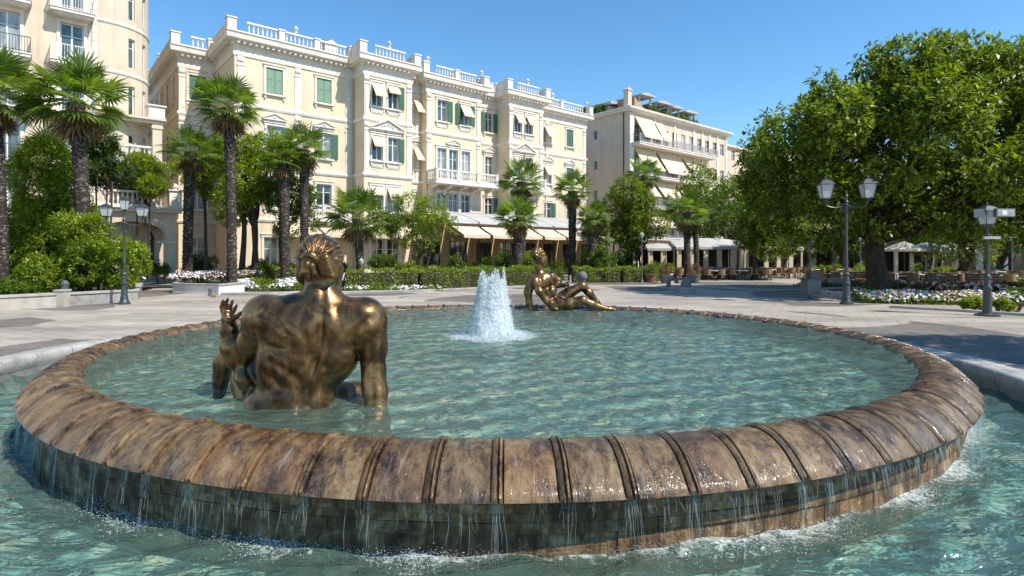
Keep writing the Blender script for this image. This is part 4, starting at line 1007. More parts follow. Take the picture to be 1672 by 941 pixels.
for seg, s in ((3, 4.5), (9, 0), (9, 6.2), (15, 3.2), (5, 2.2), (13, 2.3), (15, 8.9)):    # urns
    T = seg_T(path[seg], path[seg+1]); c_ = T @ Vector((s, -.3, ZB+1.05)); mb = MB()
    mb.lathe([(.14, 0), (.14, .08), (.06, .14), (.16, .28), (.2, .42), (.1, .5), (.05, .58), (.0, .64)], c_, 10); mb.obj('urn', M['trim'], B, smooth=True)
def chimney(root, x, y, z, w_=.8, h=1.5, m='trim'):
    mb = MB(); mb.box(x-w_/2, x+w_/2, y-w_/2, y+w_/2, z, z+h); mb.box(x-w_/2-.1, x+w_/2+.1, y-w_/2-.1, y+w_/2+.1, z+h, z+h+.14)
    mb.prism([(x-w_/2, z+h+.14), (x+w_/2, z+h+.14), (x, z+h+.45)], 'y', y-w_/2, y+w_/2); return mb.obj('chimney', M[m], root)
chimney(B, 8.2, 2.0, 18.4, 1.1, 1.7); chimney(B, 21.6, 2.5, 18.4, .9, 1.9); chimney(B, 33.5, 3, 18.4, .8, 1.6)
mb = MB(); mb.add([(*p, 18.35) for p in path], [tuple(range(len(path)))]); mb.obj('roof', M['roof'], B, fix=False)
# balconies
def stone_balcony(root, T, a, b, z, out):
    mb = MB(); mb.T = T; mb.box(a, b, -out, .01, z-.22, z); mb.box(a-.06, b+.06, -out-.06, .01, z-.32, z-.22)
    n_ = max(2, int((b-a)/1.5)+1)
    for k in range(n_):
        x = a+.3+(b-a-.6)*k/(n_-1); mb.prism([(-.02, z-.32), (-out*.8, z-.32), (-out*.75, z-.5), (-.25, z-.75), (-.12, z-1.15), (-.02, z-1.2)], 'x', x-.13, x+.13)
    o = mb.obj('balcony', M['trim'], root)
    m2 = MB(); m2.T = T
    balustrade(m2, (a+.14, -out+.12), (b-.14, -out+.12), z, 1.0, .24, .09); balustrade(m2, (a+.12, 0), (a+.12, -out+.15), z, 1.0, .24, .09); balustrade(m2, (b-.12, -out+.15), (b-.12, 0), z, 1.0, .24, .09)
    for x in (a+.12, b-.12, (a*.66+b*.34), (a*.34+b*.66)): pier(m2, x, -out+.12, z, 1.05, .26, .03)
    m2.obj('balustrade', M['trim'], o); return o
T9 = seg_T(path[9], path[10]); stone_balcony(B, T9, .0, 7.2, 8.75, 1.7)
T13 = seg_T(path[13], path[14]); stone_balcony(B, T13, .5, 4.2, 8.75, 1.1)
T3 = seg_T(path[3], path[4]); s = pxs(535, 0); stone_balcony(B, T3, s-1.9, s+1.6, 4.95, 1.1)
# carved panels above the coupled windows
for seg, p, pxa, pxb in ((5, 2, 603, 660), (13, 2, 838, 873)):
    T = seg_T(path[seg], path[seg+1]); a, b = pxs(pxa, p)-off(seg), pxs(pxb, p)-off(seg); mb = MB(); mb.T = T; zc = Z3[1]+.5; m_ = (a+b)/2
    mb.box(a, b, -.3, .0, zc, zc+.1)
    for sg in (-1, 1): mb.prism([(m_+sg*(b-a)/2, zc+.1), (m_+sg*(b-a)/2, zc+.2), (m_, zc+1.0), (m_, zc+.88)], 'y', -.3, 0)
    mb.prism([(a+.1, zc+.1), (b-.1, zc+.1), (m_, zc+.86)], 'y', -.12, 0)
    for k in range(7): mb.lathe([(.03, 0), (.1, .05), (.1, .16), (.02, .22)], (m_-.75+k*.25, -.15, zc+.15+.28*(1-abs(k-3)/3)), 6)
    mb.obj('pediment', M['trim'], B)
# drainpipes
for seg, s in ((3, 9.3), (3, .0), (15, 2.3), (1, .55)):
    T = seg_T(path[seg], path[seg+1]); mb = MB(); mb.T = T; mb.tube([(s, -.1, .3), (s, -.1, 17.0)], .055, 8); mb.obj('drainpipe', M['stucco_pale'], B, smooth=True)
# ground-floor cloth awnings on the left part
for a, b in ((2.9, 6.0), (6.2, 9.2)): awning(B, T3, a, b, 4.45, .9, 2.2)
awning(B, seg_T(path[5], path[6]), .1, 4.4, 4.4, .9, 2.0)

# --- restaurant veranda along the palace
V_ = empty('restaurant_veranda', (-20.9, 42.4, PZ), TH, 'restaurant veranda with white canvas roof and beige awnings along the palace foot', 'veranda')
a, b = 14.6, 38.5; ya, yb = -2.3, -7.2
mb = MB(); n_ = 8
for i in range(n_):
    x0, x1 = a+(b-a)*i/n_+.06, a+(b-a)*(i+1)/n_-.06; st = 6; vs_, fs = [], []
    for j in range(st+1):
        x = x0+(x1-x0)*j/st; s_ = -.10*math.sin(math.pi*j/st)
        vs_ += [(x, ya, 6.0+s_), (x, (ya+yb)/2, 5.45+s_*1.2), (x, yb, 4.75+s_), (x, yb, 4.5+s_*.3)]
    for j in range(st):
        for k in range(3): fs.append((j*4+k, j*4+4+k, j*4+5+k, j*4+1+k))
    mb.add(vs_, fs)
mb.obj('canvas_roof', M['canvas'], V_, smooth='all', fix=False)
mb = MB(); mb.box(a, b, yb-.06, yb+.06, 4.35, 4.55); mb.box(a, b, ya-.06, ya+.06, 5.7, 5.9)
for i in range(n_+1):
    x = a+(b-a)*i/n_; mb.box(x-.06, x+.06, yb-.05, yb+.07, 0, 4.5); mb.box(x-.04, x+.04, yb, ya, 4.5, 4.6)
mb.obj('frame', M['wood'], V_)
for i in range(n_):
    x0, x1 = a+(b-a)*i/n_+.15, a+(b-a)*(i+1)/n_-.15
    T = Matrix.Translation((0, yb-.08, 0)); awning(V_, T, x0, x1, 4.3, .75, 1.7, val=.25)
mb = MB(); holes = [(a_+.35, a_+2.2, .05, 3.1) for a_ in np.arange(0, b-a-2.4, 2.95)]
mb.wall((a, -2.45), (b, -2.45), 0, 5.6, holes, .3); mb.obj('wall', M['cafewall'], V_, fix=False)
for h in holes:
    m_ = MB(); m_.box(a+h[0], a+h[1], -2.25, -2.2, .05, 3.1); pn = m_.obj('glass_door', M['glass'], V_)
    f_ = MB(); f_.box(a+h[0], a+h[1], -2.30, -2.25, 2.2, 2.3)
    for x in np.linspace(a+h[0], a+h[1]-.07, 4): f_.box(x, x+.07, -2.302, -2.25, .05, 3.1)
    f_.obj('frame', M['wood'], pn)

# --- tall apartment house on the left
A = empty('apartment_house', (-26.7, 37.2, PZ), TH, 'tall pale apartment house with rounded corner and small balconies at left edge', 'building')
Rr = 2.6; arc = [(Rr*math.sin(t), Rr-Rr*math.cos(t)) for t in np.linspace(0, math.pi/2, 8)]
apath = [(-24, 0), (-.6, 0)]+arc+[(Rr, 16)]
fl = [dz+3.95+k*3.25 for k in range(7)]; fl = [4.4, 7.6, 10.85, 14.1, 17.35, 20.6, 23.85]
cols = [22.15-.0, 19.05, 14.6, 10.5]
hs = [(s-.6, s+.6, z, z+2.55) for s in cols for z in fl]
mb = MB(); mb.wall(apath[0], apath[1], 0, 27.5, hs)
for i in range(1, len(apath)-1):
    ah = []
    L = math.dist(apath[i], apath[i+1])
    if i in (4, 6): ah = [(.06, L-.06, z+.5, z+2.5) for z in fl]
    if i == len(apath)-2: ah = [(s-.5, s+.5, z+.5, z+2.5) for s in (2.5, 6.5, 10.5) for z in fl]
    mb.wall(apath[i], apath[i+1], 0, 27.5, ah, .2)
    for h in ah:
        window(A, seg_T(apath[i], apath[i+1]), (h[0]+h[1])/2, h[2], h[3], h[1]-h[0], surround=False, mull=0, glass='glass_dim')
mb.wall((Rr, 16), (-24, 16), 0, 27.5); mb.wall((-24, 16), (-24, 0), 0, 27.5)
mb.obj('wall', M['stucco_pale'], A, fix=False)
TA = seg_T(apath[0], apath[1])
for s in cols:
    for z in fl:
        window(A, TA, s, z, z+2.55, 1.2, sill=False, glass=RW.choice(['glass_dim', 'glass_curtain']))
        bo = MB(); bo.T = TA; bo.box(s-1.1, s+1.1, -.95, .02, z-.28, z-.1); bo.box(s-.95, s+.95, -.8, .02, z-.42, z-.28); bo.box(s-1.15, s+1.15, -1.0, .02, z-.1, z-.04)
        ob = bo.obj('balcony', M['trim'], A); r_ = MB(); r_.T = TA
        for yy, x0, x1 in ((-.93, s-1.08, s+1.08),):
            r_.box(x0, x1, yy-.025, yy+.025, z+.9, z+.95); r_.box(x0, x1, yy-.015, yy+.015, z+.06, z+.09)
            for k in range(17): x = x0+(x1-x0)*k/16; r_.box(x-.012, x+.012, yy-.012, yy+.012, z-.04, z+.9)
        for x0 in (s-1.08, s+1.08):
            r_.box(x0-.02, x0+.02, -.93, 0, z+.9, z+.95)
            for k in range(7): y = -.9+k*.14; r_.box(x0-.012, x0+.012, y, y+.024, z-.04, z+.9)
        r_.obj('railing', M['white' if s > 20 else 'iron_grey'], ob)
mb = MB(); mb.sweep(apath, [(-.02, 27.0), (.3, 27.1), (.7, 27.4), (.75, 27.6), (-.2, 27.6)])
for z in fl[1:]: mb.sweep(apath[1:], [(-.02, z-.12), (.05, z-.1), (.08, z), (.05, z+.1), (-.02, z+.1)])
mb.obj('cornice', M['trim'], A)
mb = MB(); mb.T = TA
mb.box(22.75+.45, 23.4, -.08, .01, 0, 27)
for k in range(50): mb.box(23.18, 23.42, -.1, .0, .2+k*.54, .2+k*.54+.48)
mb.obj('pilaster', M['trim'], A)
mb = MB(); mb.add([(x, y, 27.5) for x, y in apath+[(-24, 16)]], [tuple(range(len(apath)+1))]); mb.obj('roof', M['roof'], A, fix=False)
# loggia with balustrades at the corner, above the porch
def loggia():
    m_ = MB(); x0, x1, y0, y1 = -1.6, 3.1, -.5, 4.0
    m_.box(x0, x1, y0, y1, 7.9, 8.15); m_.box(x0-.12, x1+.12, y0-.12, y1, 8.15, 8.3); m_.box(x0, x1, y0, y1, 10.9, 11.1); m_.box(x0-.15, x1+.15, y0-.15, y1, 11.1, 11.25)
    for x, y in ((x1-.35, y0+.35), (x0+.35, y0+.35), (x1-.35, y1-.35)): m_.box(x-.28, x+.28, y-.28, y+.28, 8.3, 10.9); m_.box(x-.34, x+.34, y-.34, y+.34, 10.55, 10.75)
    m_.box(x0+.3, x1-.2, y0+.6, y1, 4.9, 7.9)
    lo = m_.obj('loggia', M['stucco_pale'], A)
    r_ = MB(); balustrade(r_, (x0+.7, y0+.2), (x1-.7, y0+.2), 8.3, 1.0, .24); balustrade(r_, (x1-.2, y0+.7), (x1-.2, y1-.6), 8.3, 1.0, .24)
    r_.obj('balustrade', M['trim'], lo)
    r_ = MB(); pier(r_, x1-.4, y0+.4, 11.25, .9, .95, .1); r_.obj('parapet_block', M['trim'], lo)
loggia()
# --- entrance porch
Pp = empty('entrance_porch', (-26.7, 37.2, PZ), TH, 'arched entrance porch with balustraded terrace between apartment house and palace', 'porch')
x0, x1, y0, y1 = -2.6, 3.75, -.9, 4.5; zt = 4.8
mb = MB()
ax, aw, spr = 1.25, 1.85, 3.3          # arch centre, half width, spring
def archwall(mb, x0, x1, y, ax, aw, spr, rise, zt, depth=.45):
    pts = [(ax+aw*math.cos(t), spr+rise*math.sin(t)) for t in np.linspace(math.pi, 0, 17)]
    for yy in (y, y+depth):
        mb.add([(x0, yy, 0), (ax-aw, yy, 0), (ax-aw, yy, spr), (x0, yy, spr)], [(0, 1, 2, 3)]); mb.add([(ax+aw, yy, 0), (x1, yy, 0), (x1, yy, spr), (ax+aw, yy, spr)], [(0, 1, 2, 3)])
        mb.add([(x0, yy, spr), (ax-aw, yy, spr), (ax-aw, yy, zt), (x0, yy, zt)], [(0, 1, 2, 3)]); mb.add([(ax+aw, yy, spr), (x1, yy, spr), (x1, yy, zt), (ax+aw, yy, zt)], [(0, 1, 2, 3)])
        for i in range(16): a_, b_ = pts[i], pts[i+1]; mb.add([(a_[0], yy, a_[1]), (b_[0], yy, b_[1]), (b_[0], yy, zt), (a_[0], yy, zt)], [(0, 1, 2, 3)])
    q = [(ax-aw, 0)]+pts+[(ax+aw, 0)]
    for i in range(len(q)-1): a_, b_ = q[i], q[i+1]; mb.add([(a_[0], y, a_[1]), (b_[0], y, b_[1]), (b_[0], y+depth, b_[1]), (a_[0], y+depth, a_[1])], [(0, 1, 2, 3)])
archwall(mb, x0, x1, y0, ax, aw, spr, .85, zt)
mb.box(x1-.45, x1, y0+.46, y0+1.2, 0, zt); mb.box(x1-.45, x1, y1-.6, y1, 0, zt); mb.box(x1-.449, x1-.001, y0+1.2, y1-.6, 3.9, zt)
mb.obj('wall', M['stucco_pale'], Pp)
mb = MB(); mb.box(x0-.1, x1+.35, y0-.35, y1+.2, zt, zt+.2); mb.box(x0-.1, x1+.5, y0-.5, y1+.2, zt+.2, zt+.32); mb.box(x1-1.0, x1+.04, y0-.06, y0+1.0, 2.7, 2.85); mb.obj('terrace_slab', M['trim'], Pp)
mb = MB(); balustrade(mb, (x0, y0-.1), (x1-.75, y0-.1), zt+.32, 1.05, .26, .12); balustrade(mb, (x1+.05, y0+.7), (x1+.05, y1), zt+.32, 1.05, .26, .12)
pier(mb, x1-.05, y0-.02, zt+.32, 1.25, .75, .09); pier(mb, x0+1.5, y0-.1, zt+.32, 1.1, .4)
mb.lathe([(.22, 0), (.12, .08), (.26, .22), (.2, .36), (.03, .5)], (x1-.05, y0-.02, zt+1.57), 10)
mb.obj('balustrade', M['trim'], Pp)
mb = MB(); mb.box(x0, x1-.5, 2.2, 2.4, 0, zt-.02); mb.obj('back_wall', M['stucco'], Pp)
mb = MB(); mb.box(.1, 2.9, 2.12, 2.19, 0, 2.9)
mb.prism([(1.5+1.35*math.cos(t), 2.9+1.1*math.sin(t)) for t in np.linspace(0, math.pi, 13)], 'y', 2.12, 2.19); o = mb.obj('door', M['glass'], Pp)
mb = MB()
for x in (.1, .95, 1.5, 2.05, 2.8): mb.box(x-.06, x+.06, 2.04, 2.12, 0, 2.9)
mb.box(.04, 2.86, 2.02, 2.12, 2.85, 3.0); mb.tube([(1.5+1.38*math.cos(t), 2.06, 2.95+1.12*math.sin(t)) for t in np.linspace(0, math.pi, 13)], .06, 6); mb.obj('door_frame', M['wood'], o)
mb = MB(); mb.box(-.6, 3.4, y0-1.3, y0+.5, 0, .14); mb.box(-.4, 3.2, y0-.9, y0+.5, .14, .28); mb.box(-.2, 3.0, y0-.5, 2.1, .28, .42); mb.obj('steps', M['kerb'], Pp)

# --- apartment house on the right of the palace
C_ = empty('terraced_apartment_house', (15.2, 73, PZ), TH, 'beige apartment house with long balconies, slanting awnings and roof-garden canopies', 'building')
zc = 20.7; cp = [(0, 16), (0, 0), (24.5, 0), (24.5, 1.2), (33, 1.2), (33, 16)]
fz = [4.2, 8.3, 12.35, 16.45]
mb = MB(); H = []; ds = list(np.arange(1.6, 24, 2.15))
for z in fz:
    for s in ds: H.append((s-.55, s+.55, z+.1 if s < 15 else z+.9, z+2.7))
mb.wall(cp[1], cp[2], 0, zc, H)
H2 = [(s-.5, s+.5, z+.9, z+2.7) for z in fz for s in (1.6, 4.2, 6.8)]; mb.wall(cp[3], cp[4], 0, zc-1.2, H2)
H0 = [(s-.35, s+.35, z+1.2, z+2.5) for z in fz for s in (10.2,)]; mb.wall(cp[0], cp[1], 0, zc, H0)
mb.wall(cp[2], cp[3], 0, zc); mb.wall(cp[4], cp[5], 0, zc-1.2); mb.wall(cp[5], cp[0], 0, zc-1.2)
mb.obj('wall', M['stucco_far'], C_, fix=False)
for (p_, q_, HH) in ((1, 2, H), (3, 4, H2), (0, 1, H0)):
    T = seg_T(cp[p_], cp[q_])
    for h in HH: window(C_, T, (h[0]+h[1])/2, h[2], h[3], h[1]-h[0], surround=False, mull=1 if p_ else 0)
mb = MB(); mb.sweep([(0, 16), (0, 0), (24.5, 0), (24.5, 1.2)], [(-.02, zc-.25), (.5, zc-.15), (.55, zc+.05), (.75, zc+.1), (.8, zc+.35), (-.3, zc+.4)])
mb.sweep([(24.5, 1.2), (33, 1.2), (33, 16)], [(-.02, zc-1.35), (.45, zc-1.3), (.5, zc-1), (-.3, zc-.95)]); mb.obj('cornice', M['trim'], C_)
mb = MB(); mb.add([(0, 0, zc+.1), (24.5, 0, zc+.1), (24.5, 16, zc+.1), (0, 16, zc+.1)], [(0, 1, 2, 3)]); mb.add([(24.5, 1.2, zc-1.2), (33, 1.2, zc-1.2), (33, 16, zc-1.2), (24.5, 16, zc-1.2)], [(0, 1, 2, 3)]); mb.obj('roof', M['roof'], C_, fix=False)
mb = MB(); mb.box(0, .9, -.12, -.0, 0, zc-.3); 
for s in (5.4, 10.2, 15.1, 17.3, 19.4, 21.6, 24.2): mb.box(s-.22, s+.22, -.1, 0, 4, zc-.3)
mb.obj('pilaster', M['trim'], C_)
mb = MB(); mb.tube([(-.08, .9, 0), (-.08, .9, zc-.2)], .08, 6); mb.obj('drainpipe', M['iron'], C_)
TC = seg_T(cp[1], cp[2])
for z, e in ((4.2, 23), (8.3, 23), (12.35, 17), (16.45, 19)):
    bo = MB(); bo.box(.15, e, -1.55, .0, z-.35, z-.12); bo.box(.1, e+.05, -1.62, 0, z-.12, z); o = bo.obj('balcony', M['trim'], C_)
    r_ = MB(); r_.box(.2, e-.02, -1.55, -1.5, z+.98, z+1.03); r_.box(.2, e-.02, -1.535, -1.515, z+.1, z+.14)
    for k in range(int(e/.16)): x = .25+k*.16; r_.box(x-.014, x+.014, -1.54, -1.51, z, z+.98)
    for k in range(int(e/2.1)+1): x = .25+k*2.1; r_.box(x-.05, x+.05, -1.56, -1.49, z, z+1.05)
    r_.box(.18, .24, -1.55, 0, z+.98, z+1.03); r_.obj('railing', M['rail'], o)
for a_, b_, z, dr, ou in ((1.0, 4.9, 20.2, 3.0, 1.75), (5.4, 7.2, 20.0, 2.7, 1.6), (1.0, 5.3, 15.9, 2.8, 1.9), (6.0, 11.4, 15.9, 2.9, 1.9), (12.0, 15.5, 15.8, 1.6, 1.4), (1, 4.6, 11.9, 2.2, 1.7), (5.3, 9.8, 11.9, 2.2, 1.8), (10.5, 15, 11.9, 2.2, 1.8), (1, 8, 7.8, 2.2, 2.2), (9, 16, 7.8, 2.2, 2.2)):
    awning(C_, TC, a_, b_, z, dr, ou, val=.12)
chimney(C_, .55, .7, zc+.3, .75, 2.4, 'stucco_far')
mb = MB()     # roof-garden canopies on posts
for x, y, w_, d_, h in ((3.0, 1.4, 3.0, 3.2, 2.6), (6.6, 1.4, 3.6, 3.4, 2.2), (10.2, 1.4, 2.6, 3.2, 2.1), (13.4, 1.4, 3.4, 3.2, 2.0)):
    mb.prism([(x, zc+h), (x+w_, zc+h+.1), (x+w_, zc+h+.25), (x+w_*.4, zc+h+.45), (x, zc+h+.15)], 'y', y-1.2, y+d_)
    for xx in (x+.3, x+w_-.3):
        for yy in (y-.5, y+d_-.4): mb.box(xx-.1, xx+.1, yy-.1, yy+.1, zc+.3, zc+h)
mb.obj('canopy', M['canvas'], C_)
mb = MB(); mb.prism([(1.6, zc+.3), (4.6, zc+.3), (1.6, zc+2.1)], 'y', .4, 3.2); mb.obj('tiled_roof', simple('tiles', (.42, .30, .20), .9, bs=.5, bsc=30), C_)
mb = MB(); mb.box(2.2, 17, 5.0, 12, zc+.2, zc+2.1); mb.box(.8, 3.4, 4.0, 14.5, zc+.2, zc+1.5); mb.obj('penthouse', M['stucco_far'], C_)
mb = MB(); mb.prism([(.2, zc+1.5), (3.6, zc+1.9), (3.6, zc+2.15), (.1, zc+1.8)], 'y', 3.2, 15); mb.obj('canopy', M['canvas'], C_)
mb = MB(); mb.box(.74, .78, 5, 14, zc+.5, zc+1.4); mb.obj('window', M['glass'], C_)
# --- pale house beyond it, and the long arcade at the right
D_ = empty('far_house', (46, 100, PZ), TH, 'plain pale house in the far distance beyond the balconied block', 'building')
mb = MB(); H = [(s-.5, s+.5, z, z+1.8) for s in (1.5, 4, 6.5, 9, 11.5) for z in (5, 9, 13, 17)]
mb.wall((0, 0), (14, 0), 0, 21.5, H); mb.wall((14, 0), (14, 10), 0, 21.5); mb.wall((0, 10), (0, 0), 0, 21.5); mb.obj('wall', M['stucco_pale'], D_, fix=False)
for h in H: window(D_, Matrix.Identity(4), (h[0]+h[1])/2, h[2], h[3], 1.0, surround=False)
mb = MB(); mb.sweep([(0, 10), (0, 0), (14, 0), (14, 10)], [(-.1, 21.3), (.4, 21.4), (.45, 21.7), (-.2, 21.75)]); mb.add([(0, 0, 21.6), (14, 0, 21.6), (14, 10, 21.6), (0, 10, 21.6)], [(0, 1, 2, 3)]); mb.obj('roof', M['trim'], D_)
E_ = empty('arcade_building', (28, 64, PZ), R(-8), 'long low arcaded building with pale columns seen beneath the trees', 'building')
mb = MB(); mb.box(-2, 60, 3.5, 8, 0, 7); mb.box(-2, 60, -.3, 3.5, 4.2, 7); mb.obj('wall', M['stucco_pale'], E_)
for k in range(26):
    m_ = MB(); x = -1.5+k*2.4; m_.box(x-.35, x+.35, -.35, .35, 0, 4.2); m_.box(x-.42, x+.42, -.42, .42, 3.9, 4.1); m_.box(x-.42, x+.42, -.42, .42, 0, .3); m_.obj('column', M['trim' if k % 3 else 'stucco'], E_)
for k in range(25):
    m_ = MB(); x = -.3+k*2.4; m_.box(x-.75, x+.75, 3.4, 3.48, .1, 3.2); m_.obj('window', M['glass'], E_)
E2 = empty('background_palace', (62, 92, PZ), R(-12), 'distant cream palace block glimpsed behind the park trees', 'building')
H = [(s-.6, s+.6, z, z+2) for s in np.arange(2, 58, 3.2) for z in (5, 9, 13)]
mb = MB(); mb.wall((-20, 0), (60, 0), 0, 17, H); mb.obj('wall', M['stucco'], E2, fix=False)
mb = MB(); mb.sweep([(-20, 12), (-20, 0), (60, 0)], [(-.1, 16.8), (.5, 17), (.5, 17.4), (-.2, 17.4)]); mb.add([(-20, 0, 17.2), (60, 0, 17.2), (60, 12, 17.2), (-20, 12, 17.2)], [(0, 1, 2, 3)]); mb.obj('roof', M['trim'], E2)
# ------------------------------------------------------------------ plants
def rot_frames(N, rg, up=.6, out=None):
    """random leaf normals biased to up/out and random in-plane directions"""
    nrm = rg.normal(size=(N, 3)); nrm[:, 2] += up*1.6
    if out is not None: nrm += out*1.2
    nrm /= np.linalg.norm(nrm, axis=1)[:, None]
    d = rg.normal(size=(N, 3)); d -= nrm*(d*nrm).sum(1)[:, None]; d /= np.maximum(np.linalg.norm(d, axis=1), 1e-6)[:, None]
    return nrm, d
def leaves_np(C, D, Nn, L, W, curl=.15):
    """diamond leaves folded on the midrib: 2 quads each sharing the rib: C base, D direction"""
    S_ = np.cross(D, Nn); L = L[:, None]; W = W[:, None]
    tip = C+D*L-Nn*L*curl; m = C+D*L*.48+Nn*W*.0; a = m+S_*W*.5+Nn*W*.16; b = m-S_*W*.5+Nn*W*.16
    V = np.stack([C, a, tip, b], 1); F_ = (np.arange(len(C))*4)[:, None]+np.array([[0, 1, 2, 3]])
    return V.reshape(-1, 3), F_
def crown_leaves(lobes, tips, per, leaf, rg, shell=.55, gap=.0, up=.5, aspect=.38, droop=0, flat=1, noise_s=.6):
    """rosettes of leaves on twigs spread through overlapping lobes"""
    lobes = np.array(lobes, float); vol = (lobes[:, 3]**2.4); vol /= vol.sum()
    li = rg.choice(len(lobes), tips, p=vol); v = rg.normal(size=(tips, 3)); v /= np.linalg.norm(v, axis=1)[:, None]
    r_ = lobes[li, 3]*(shell+(1.02-shell)*rg.random(tips)**.55)
    P_ = lobes[li, :3]+v*r_[:, None]*np.array([1, 1, flat])
    # inside other lobes -> thin out
    keep = np.ones(tips, bool)
    dd = np.linalg.norm((P_[:, None, :]-lobes[None, :, :3])/np.array([1, 1, flat]), axis=2)/lobes[None, :, 3]
    inside = (dd < .62).any(1); keep &= ~(inside & (rg.random(tips) < .75))
    if gap:
        nz = np.sin(P_[:, 0]*noise_s*2.3+3)*np.sin(P_[:, 1]*noise_s*2.1+1)*np.sin(P_[:, 2]*noise_s*2.9+2)+.5*np.sin(P_[:, 0]*noise_s*5+1)*np.sin(P_[:, 2]*noise_s*6)
        keep &= ~((nz < -gap) & (rg.random(tips) < .85))
    P_, v = P_[keep], v[keep]; n_ = len(P_)
    C = np.repeat(P_, per, 0); O = np.repeat(v, per, 0)
    D = O*.7+rg.normal(size=C.shape)*.75; D[:, 2] -= droop; D /= np.linalg.norm(D, axis=1)[:, None]
    C = C+rg.normal(size=C.shape)*leaf*.35
    Nn = rg.normal(size=C.shape)*.45; Nn[:, 2] += up+.6; Nn += O*.5; Nn -= D*(D*Nn).sum(1)[:, None]; Nn /= np.maximum(np.linalg.norm(Nn, axis=1), 1e-6)[:, None]
    L = leaf*rg.uniform(.65, 1.25, len(C)); return leaves_np(C, D, Nn, L, L*aspect*rg.uniform(.8, 1.2, len(C))), P_
def limb(mb, p0, p1, r0, r1, rg, n=7, bend=.12, sides=7):
    p0, p1 = Vector(p0), Vector(p1); L = (p1-p0).length; pts, rad = [], []
    off = Vector((rg.uniform(-1, 1), rg.uniform(-1, 1), rg.uniform(-.3, .6)))*L*bend; o2 = Vector((rg.uniform(-1, 1), rg.uniform(-1, 1), rg.uniform(-.5, .5)))*L*bend*.5
    for i in range(n+1):
        t = i/n; pts.append(p0.lerp(p1, t)+off*math.sin(math.pi*t)+o2*math.sin(2*math.pi*t)); rad.append(r0+(r1-r0)*t**.8)
    mb.tube(pts, rad, sides); return pts
def tree(label, base, trunk_h, r0, lobes, leafm, tips, per, leaf, seed, name='tree', cat='tree', group=None, fork=5, stems=None, bark='bark', **kw):
    """base (x,y,z); lobes relative to the base"""
    rgp = random.Random(seed); rg = np.random.default_rng(seed)
    root = empty(name, base, 0, label, cat, group)
    mb = MB(); stems = stems or [((0, 0), (rgp.uniform(-.2, .2), rgp.uniform(-.2, .2)))]
    for (sx, sy), (tx, ty) in stems:
        top = Vector((tx, ty, trunk_h)); n_ = 8; pts, rad = [], []
        for i in range(n_+1):
            t = i/n_; pts.append(Vector((sx, sy, -.05)).lerp(top, t)+Vector((math.sin(t*4+seed)*r0*.3, math.cos(t*3.3+seed)*r0*.3, 0))*(t > 0)); rad.append(r0*(1+.75*math.exp(-t*9))*(1-.35*t))
        mb.tube(pts, rad, 12)
        for j, lb in enumerate(sorted(lobes, key=lambda q: -q[3])[:fork*2]):
            e = Vector(lb[:3]); st = top.lerp(Vector((sx, sy, 0)), rgp.uniform(0, .18)); e = st.lerp(e, rgp.uniform(.75, 1.0))
            pts = limb(mb, st, e, r0*rgp.uniform(.34, .55), r0*.10, rgp)
            for q in range(3):
                s_ = pts[rgp.randint(3, 6)]; d = Vector((rgp.uniform(-1, 1), rgp.uniform(-1, 1), rgp.uniform(-.2, .9))).normalized(); limb(mb, s_, s_+d*lb[3]*rgp.uniform(.6, .95), r0*.16, r0*.03, rgp, 5, .15, 5)
    mb.obj('trunk', M[bark], root, smooth='all')
    (V, F_), tp = crown_leaves(lobes, tips, per, leaf, rg, **kw)
    np_obj('crown', V, F_, M[leafm], root)
    return root
def lob(rg, n, cx, cy, cz, ax, ay, az, r0, r1):
    out = []
    for i in range(n):
        v = Vector((rg.gauss(0, 1), rg.gauss(0, 1), rg.gauss(0, 1))).normalized(); k = rg.uniform(.45, 1)
        out.append((cx+v.x*ax*k, cy+v.y*ay*k, cz+v.z*az*k, rg.uniform(r0, r1)))
    return out
# the great tree on the right
rgp = random.Random(5)
base = Vector((17.6, 27.0, PZ+.15))
big = []
for i in range(120):      # leafy boughs over a broad dome
    th = rgp.uniform(0, 6.28); ph = rgp.random()**.8; rr = math.cos(ph*1.35); k_ = rgp.uniform(.86, 1.04)
    big.append((2.6+8.3*k_*rr*math.cos(th), 6.0*k_*rr*math.sin(th)-.3, 4.5+6.5*k_*math.sin(ph*1.45)+rgp.uniform(-.3, .3), rgp.uniform(.8, 1.35)))
big += [(-3.4, -.5, 3.6, 1.7), (-4.9, 0, 4.9, 1.5), (-5.3, .2, 6.4, 1.3), (-1.5, -2, 4.0, 1.6), (1.5, -3, 4.3, 1.8), (4.5, -3, 4.2, 1.9), (7, -2.5, 4.3, 1.9), (9, -1, 4.6, 2), (11, -1, 5.4, 2.2), (3, 0, 6.5, 2.8), (6.5, 0, 6.5, 2.8), (0, 0, 6.3, 2.4), (-2.6, -.4, 7.7, 1.5), (-.6, -1, 9.2, 1.5), (1.6, -.5, 10.2, 1.4), (4.0, -.5, 10.6, 1.4), (6.2, -.6, 10.2, 1.7), (-4.2, 0, 6.0, 1.6), (9.6, 0, 9.0, 2.0)]
big = [(a, b, 3.6+(c-3.6)*.90, d) for a, b, c, d in big]
for i in range(46):      # boughs that break the outline
    th = rgp.uniform(0, 6.28); ph = rgp.random(); rr = math.cos(ph*1.4); big.append((2.4+9.0*rr*math.cos(th), 6.3*rr*math.sin(th)-.3, 3.6+(.9+6.6*math.sin(ph*1.5)), rgp.uniform(.4, .7)))
big += [(-5.9, 0, 6.9, .8), (-6.1, .3, 5.9, .7), (-5.6, 0, 5.0, .9), (-4.9, .2, 7.6, .7), (-4.6, .5, 3.9, 1.0)]
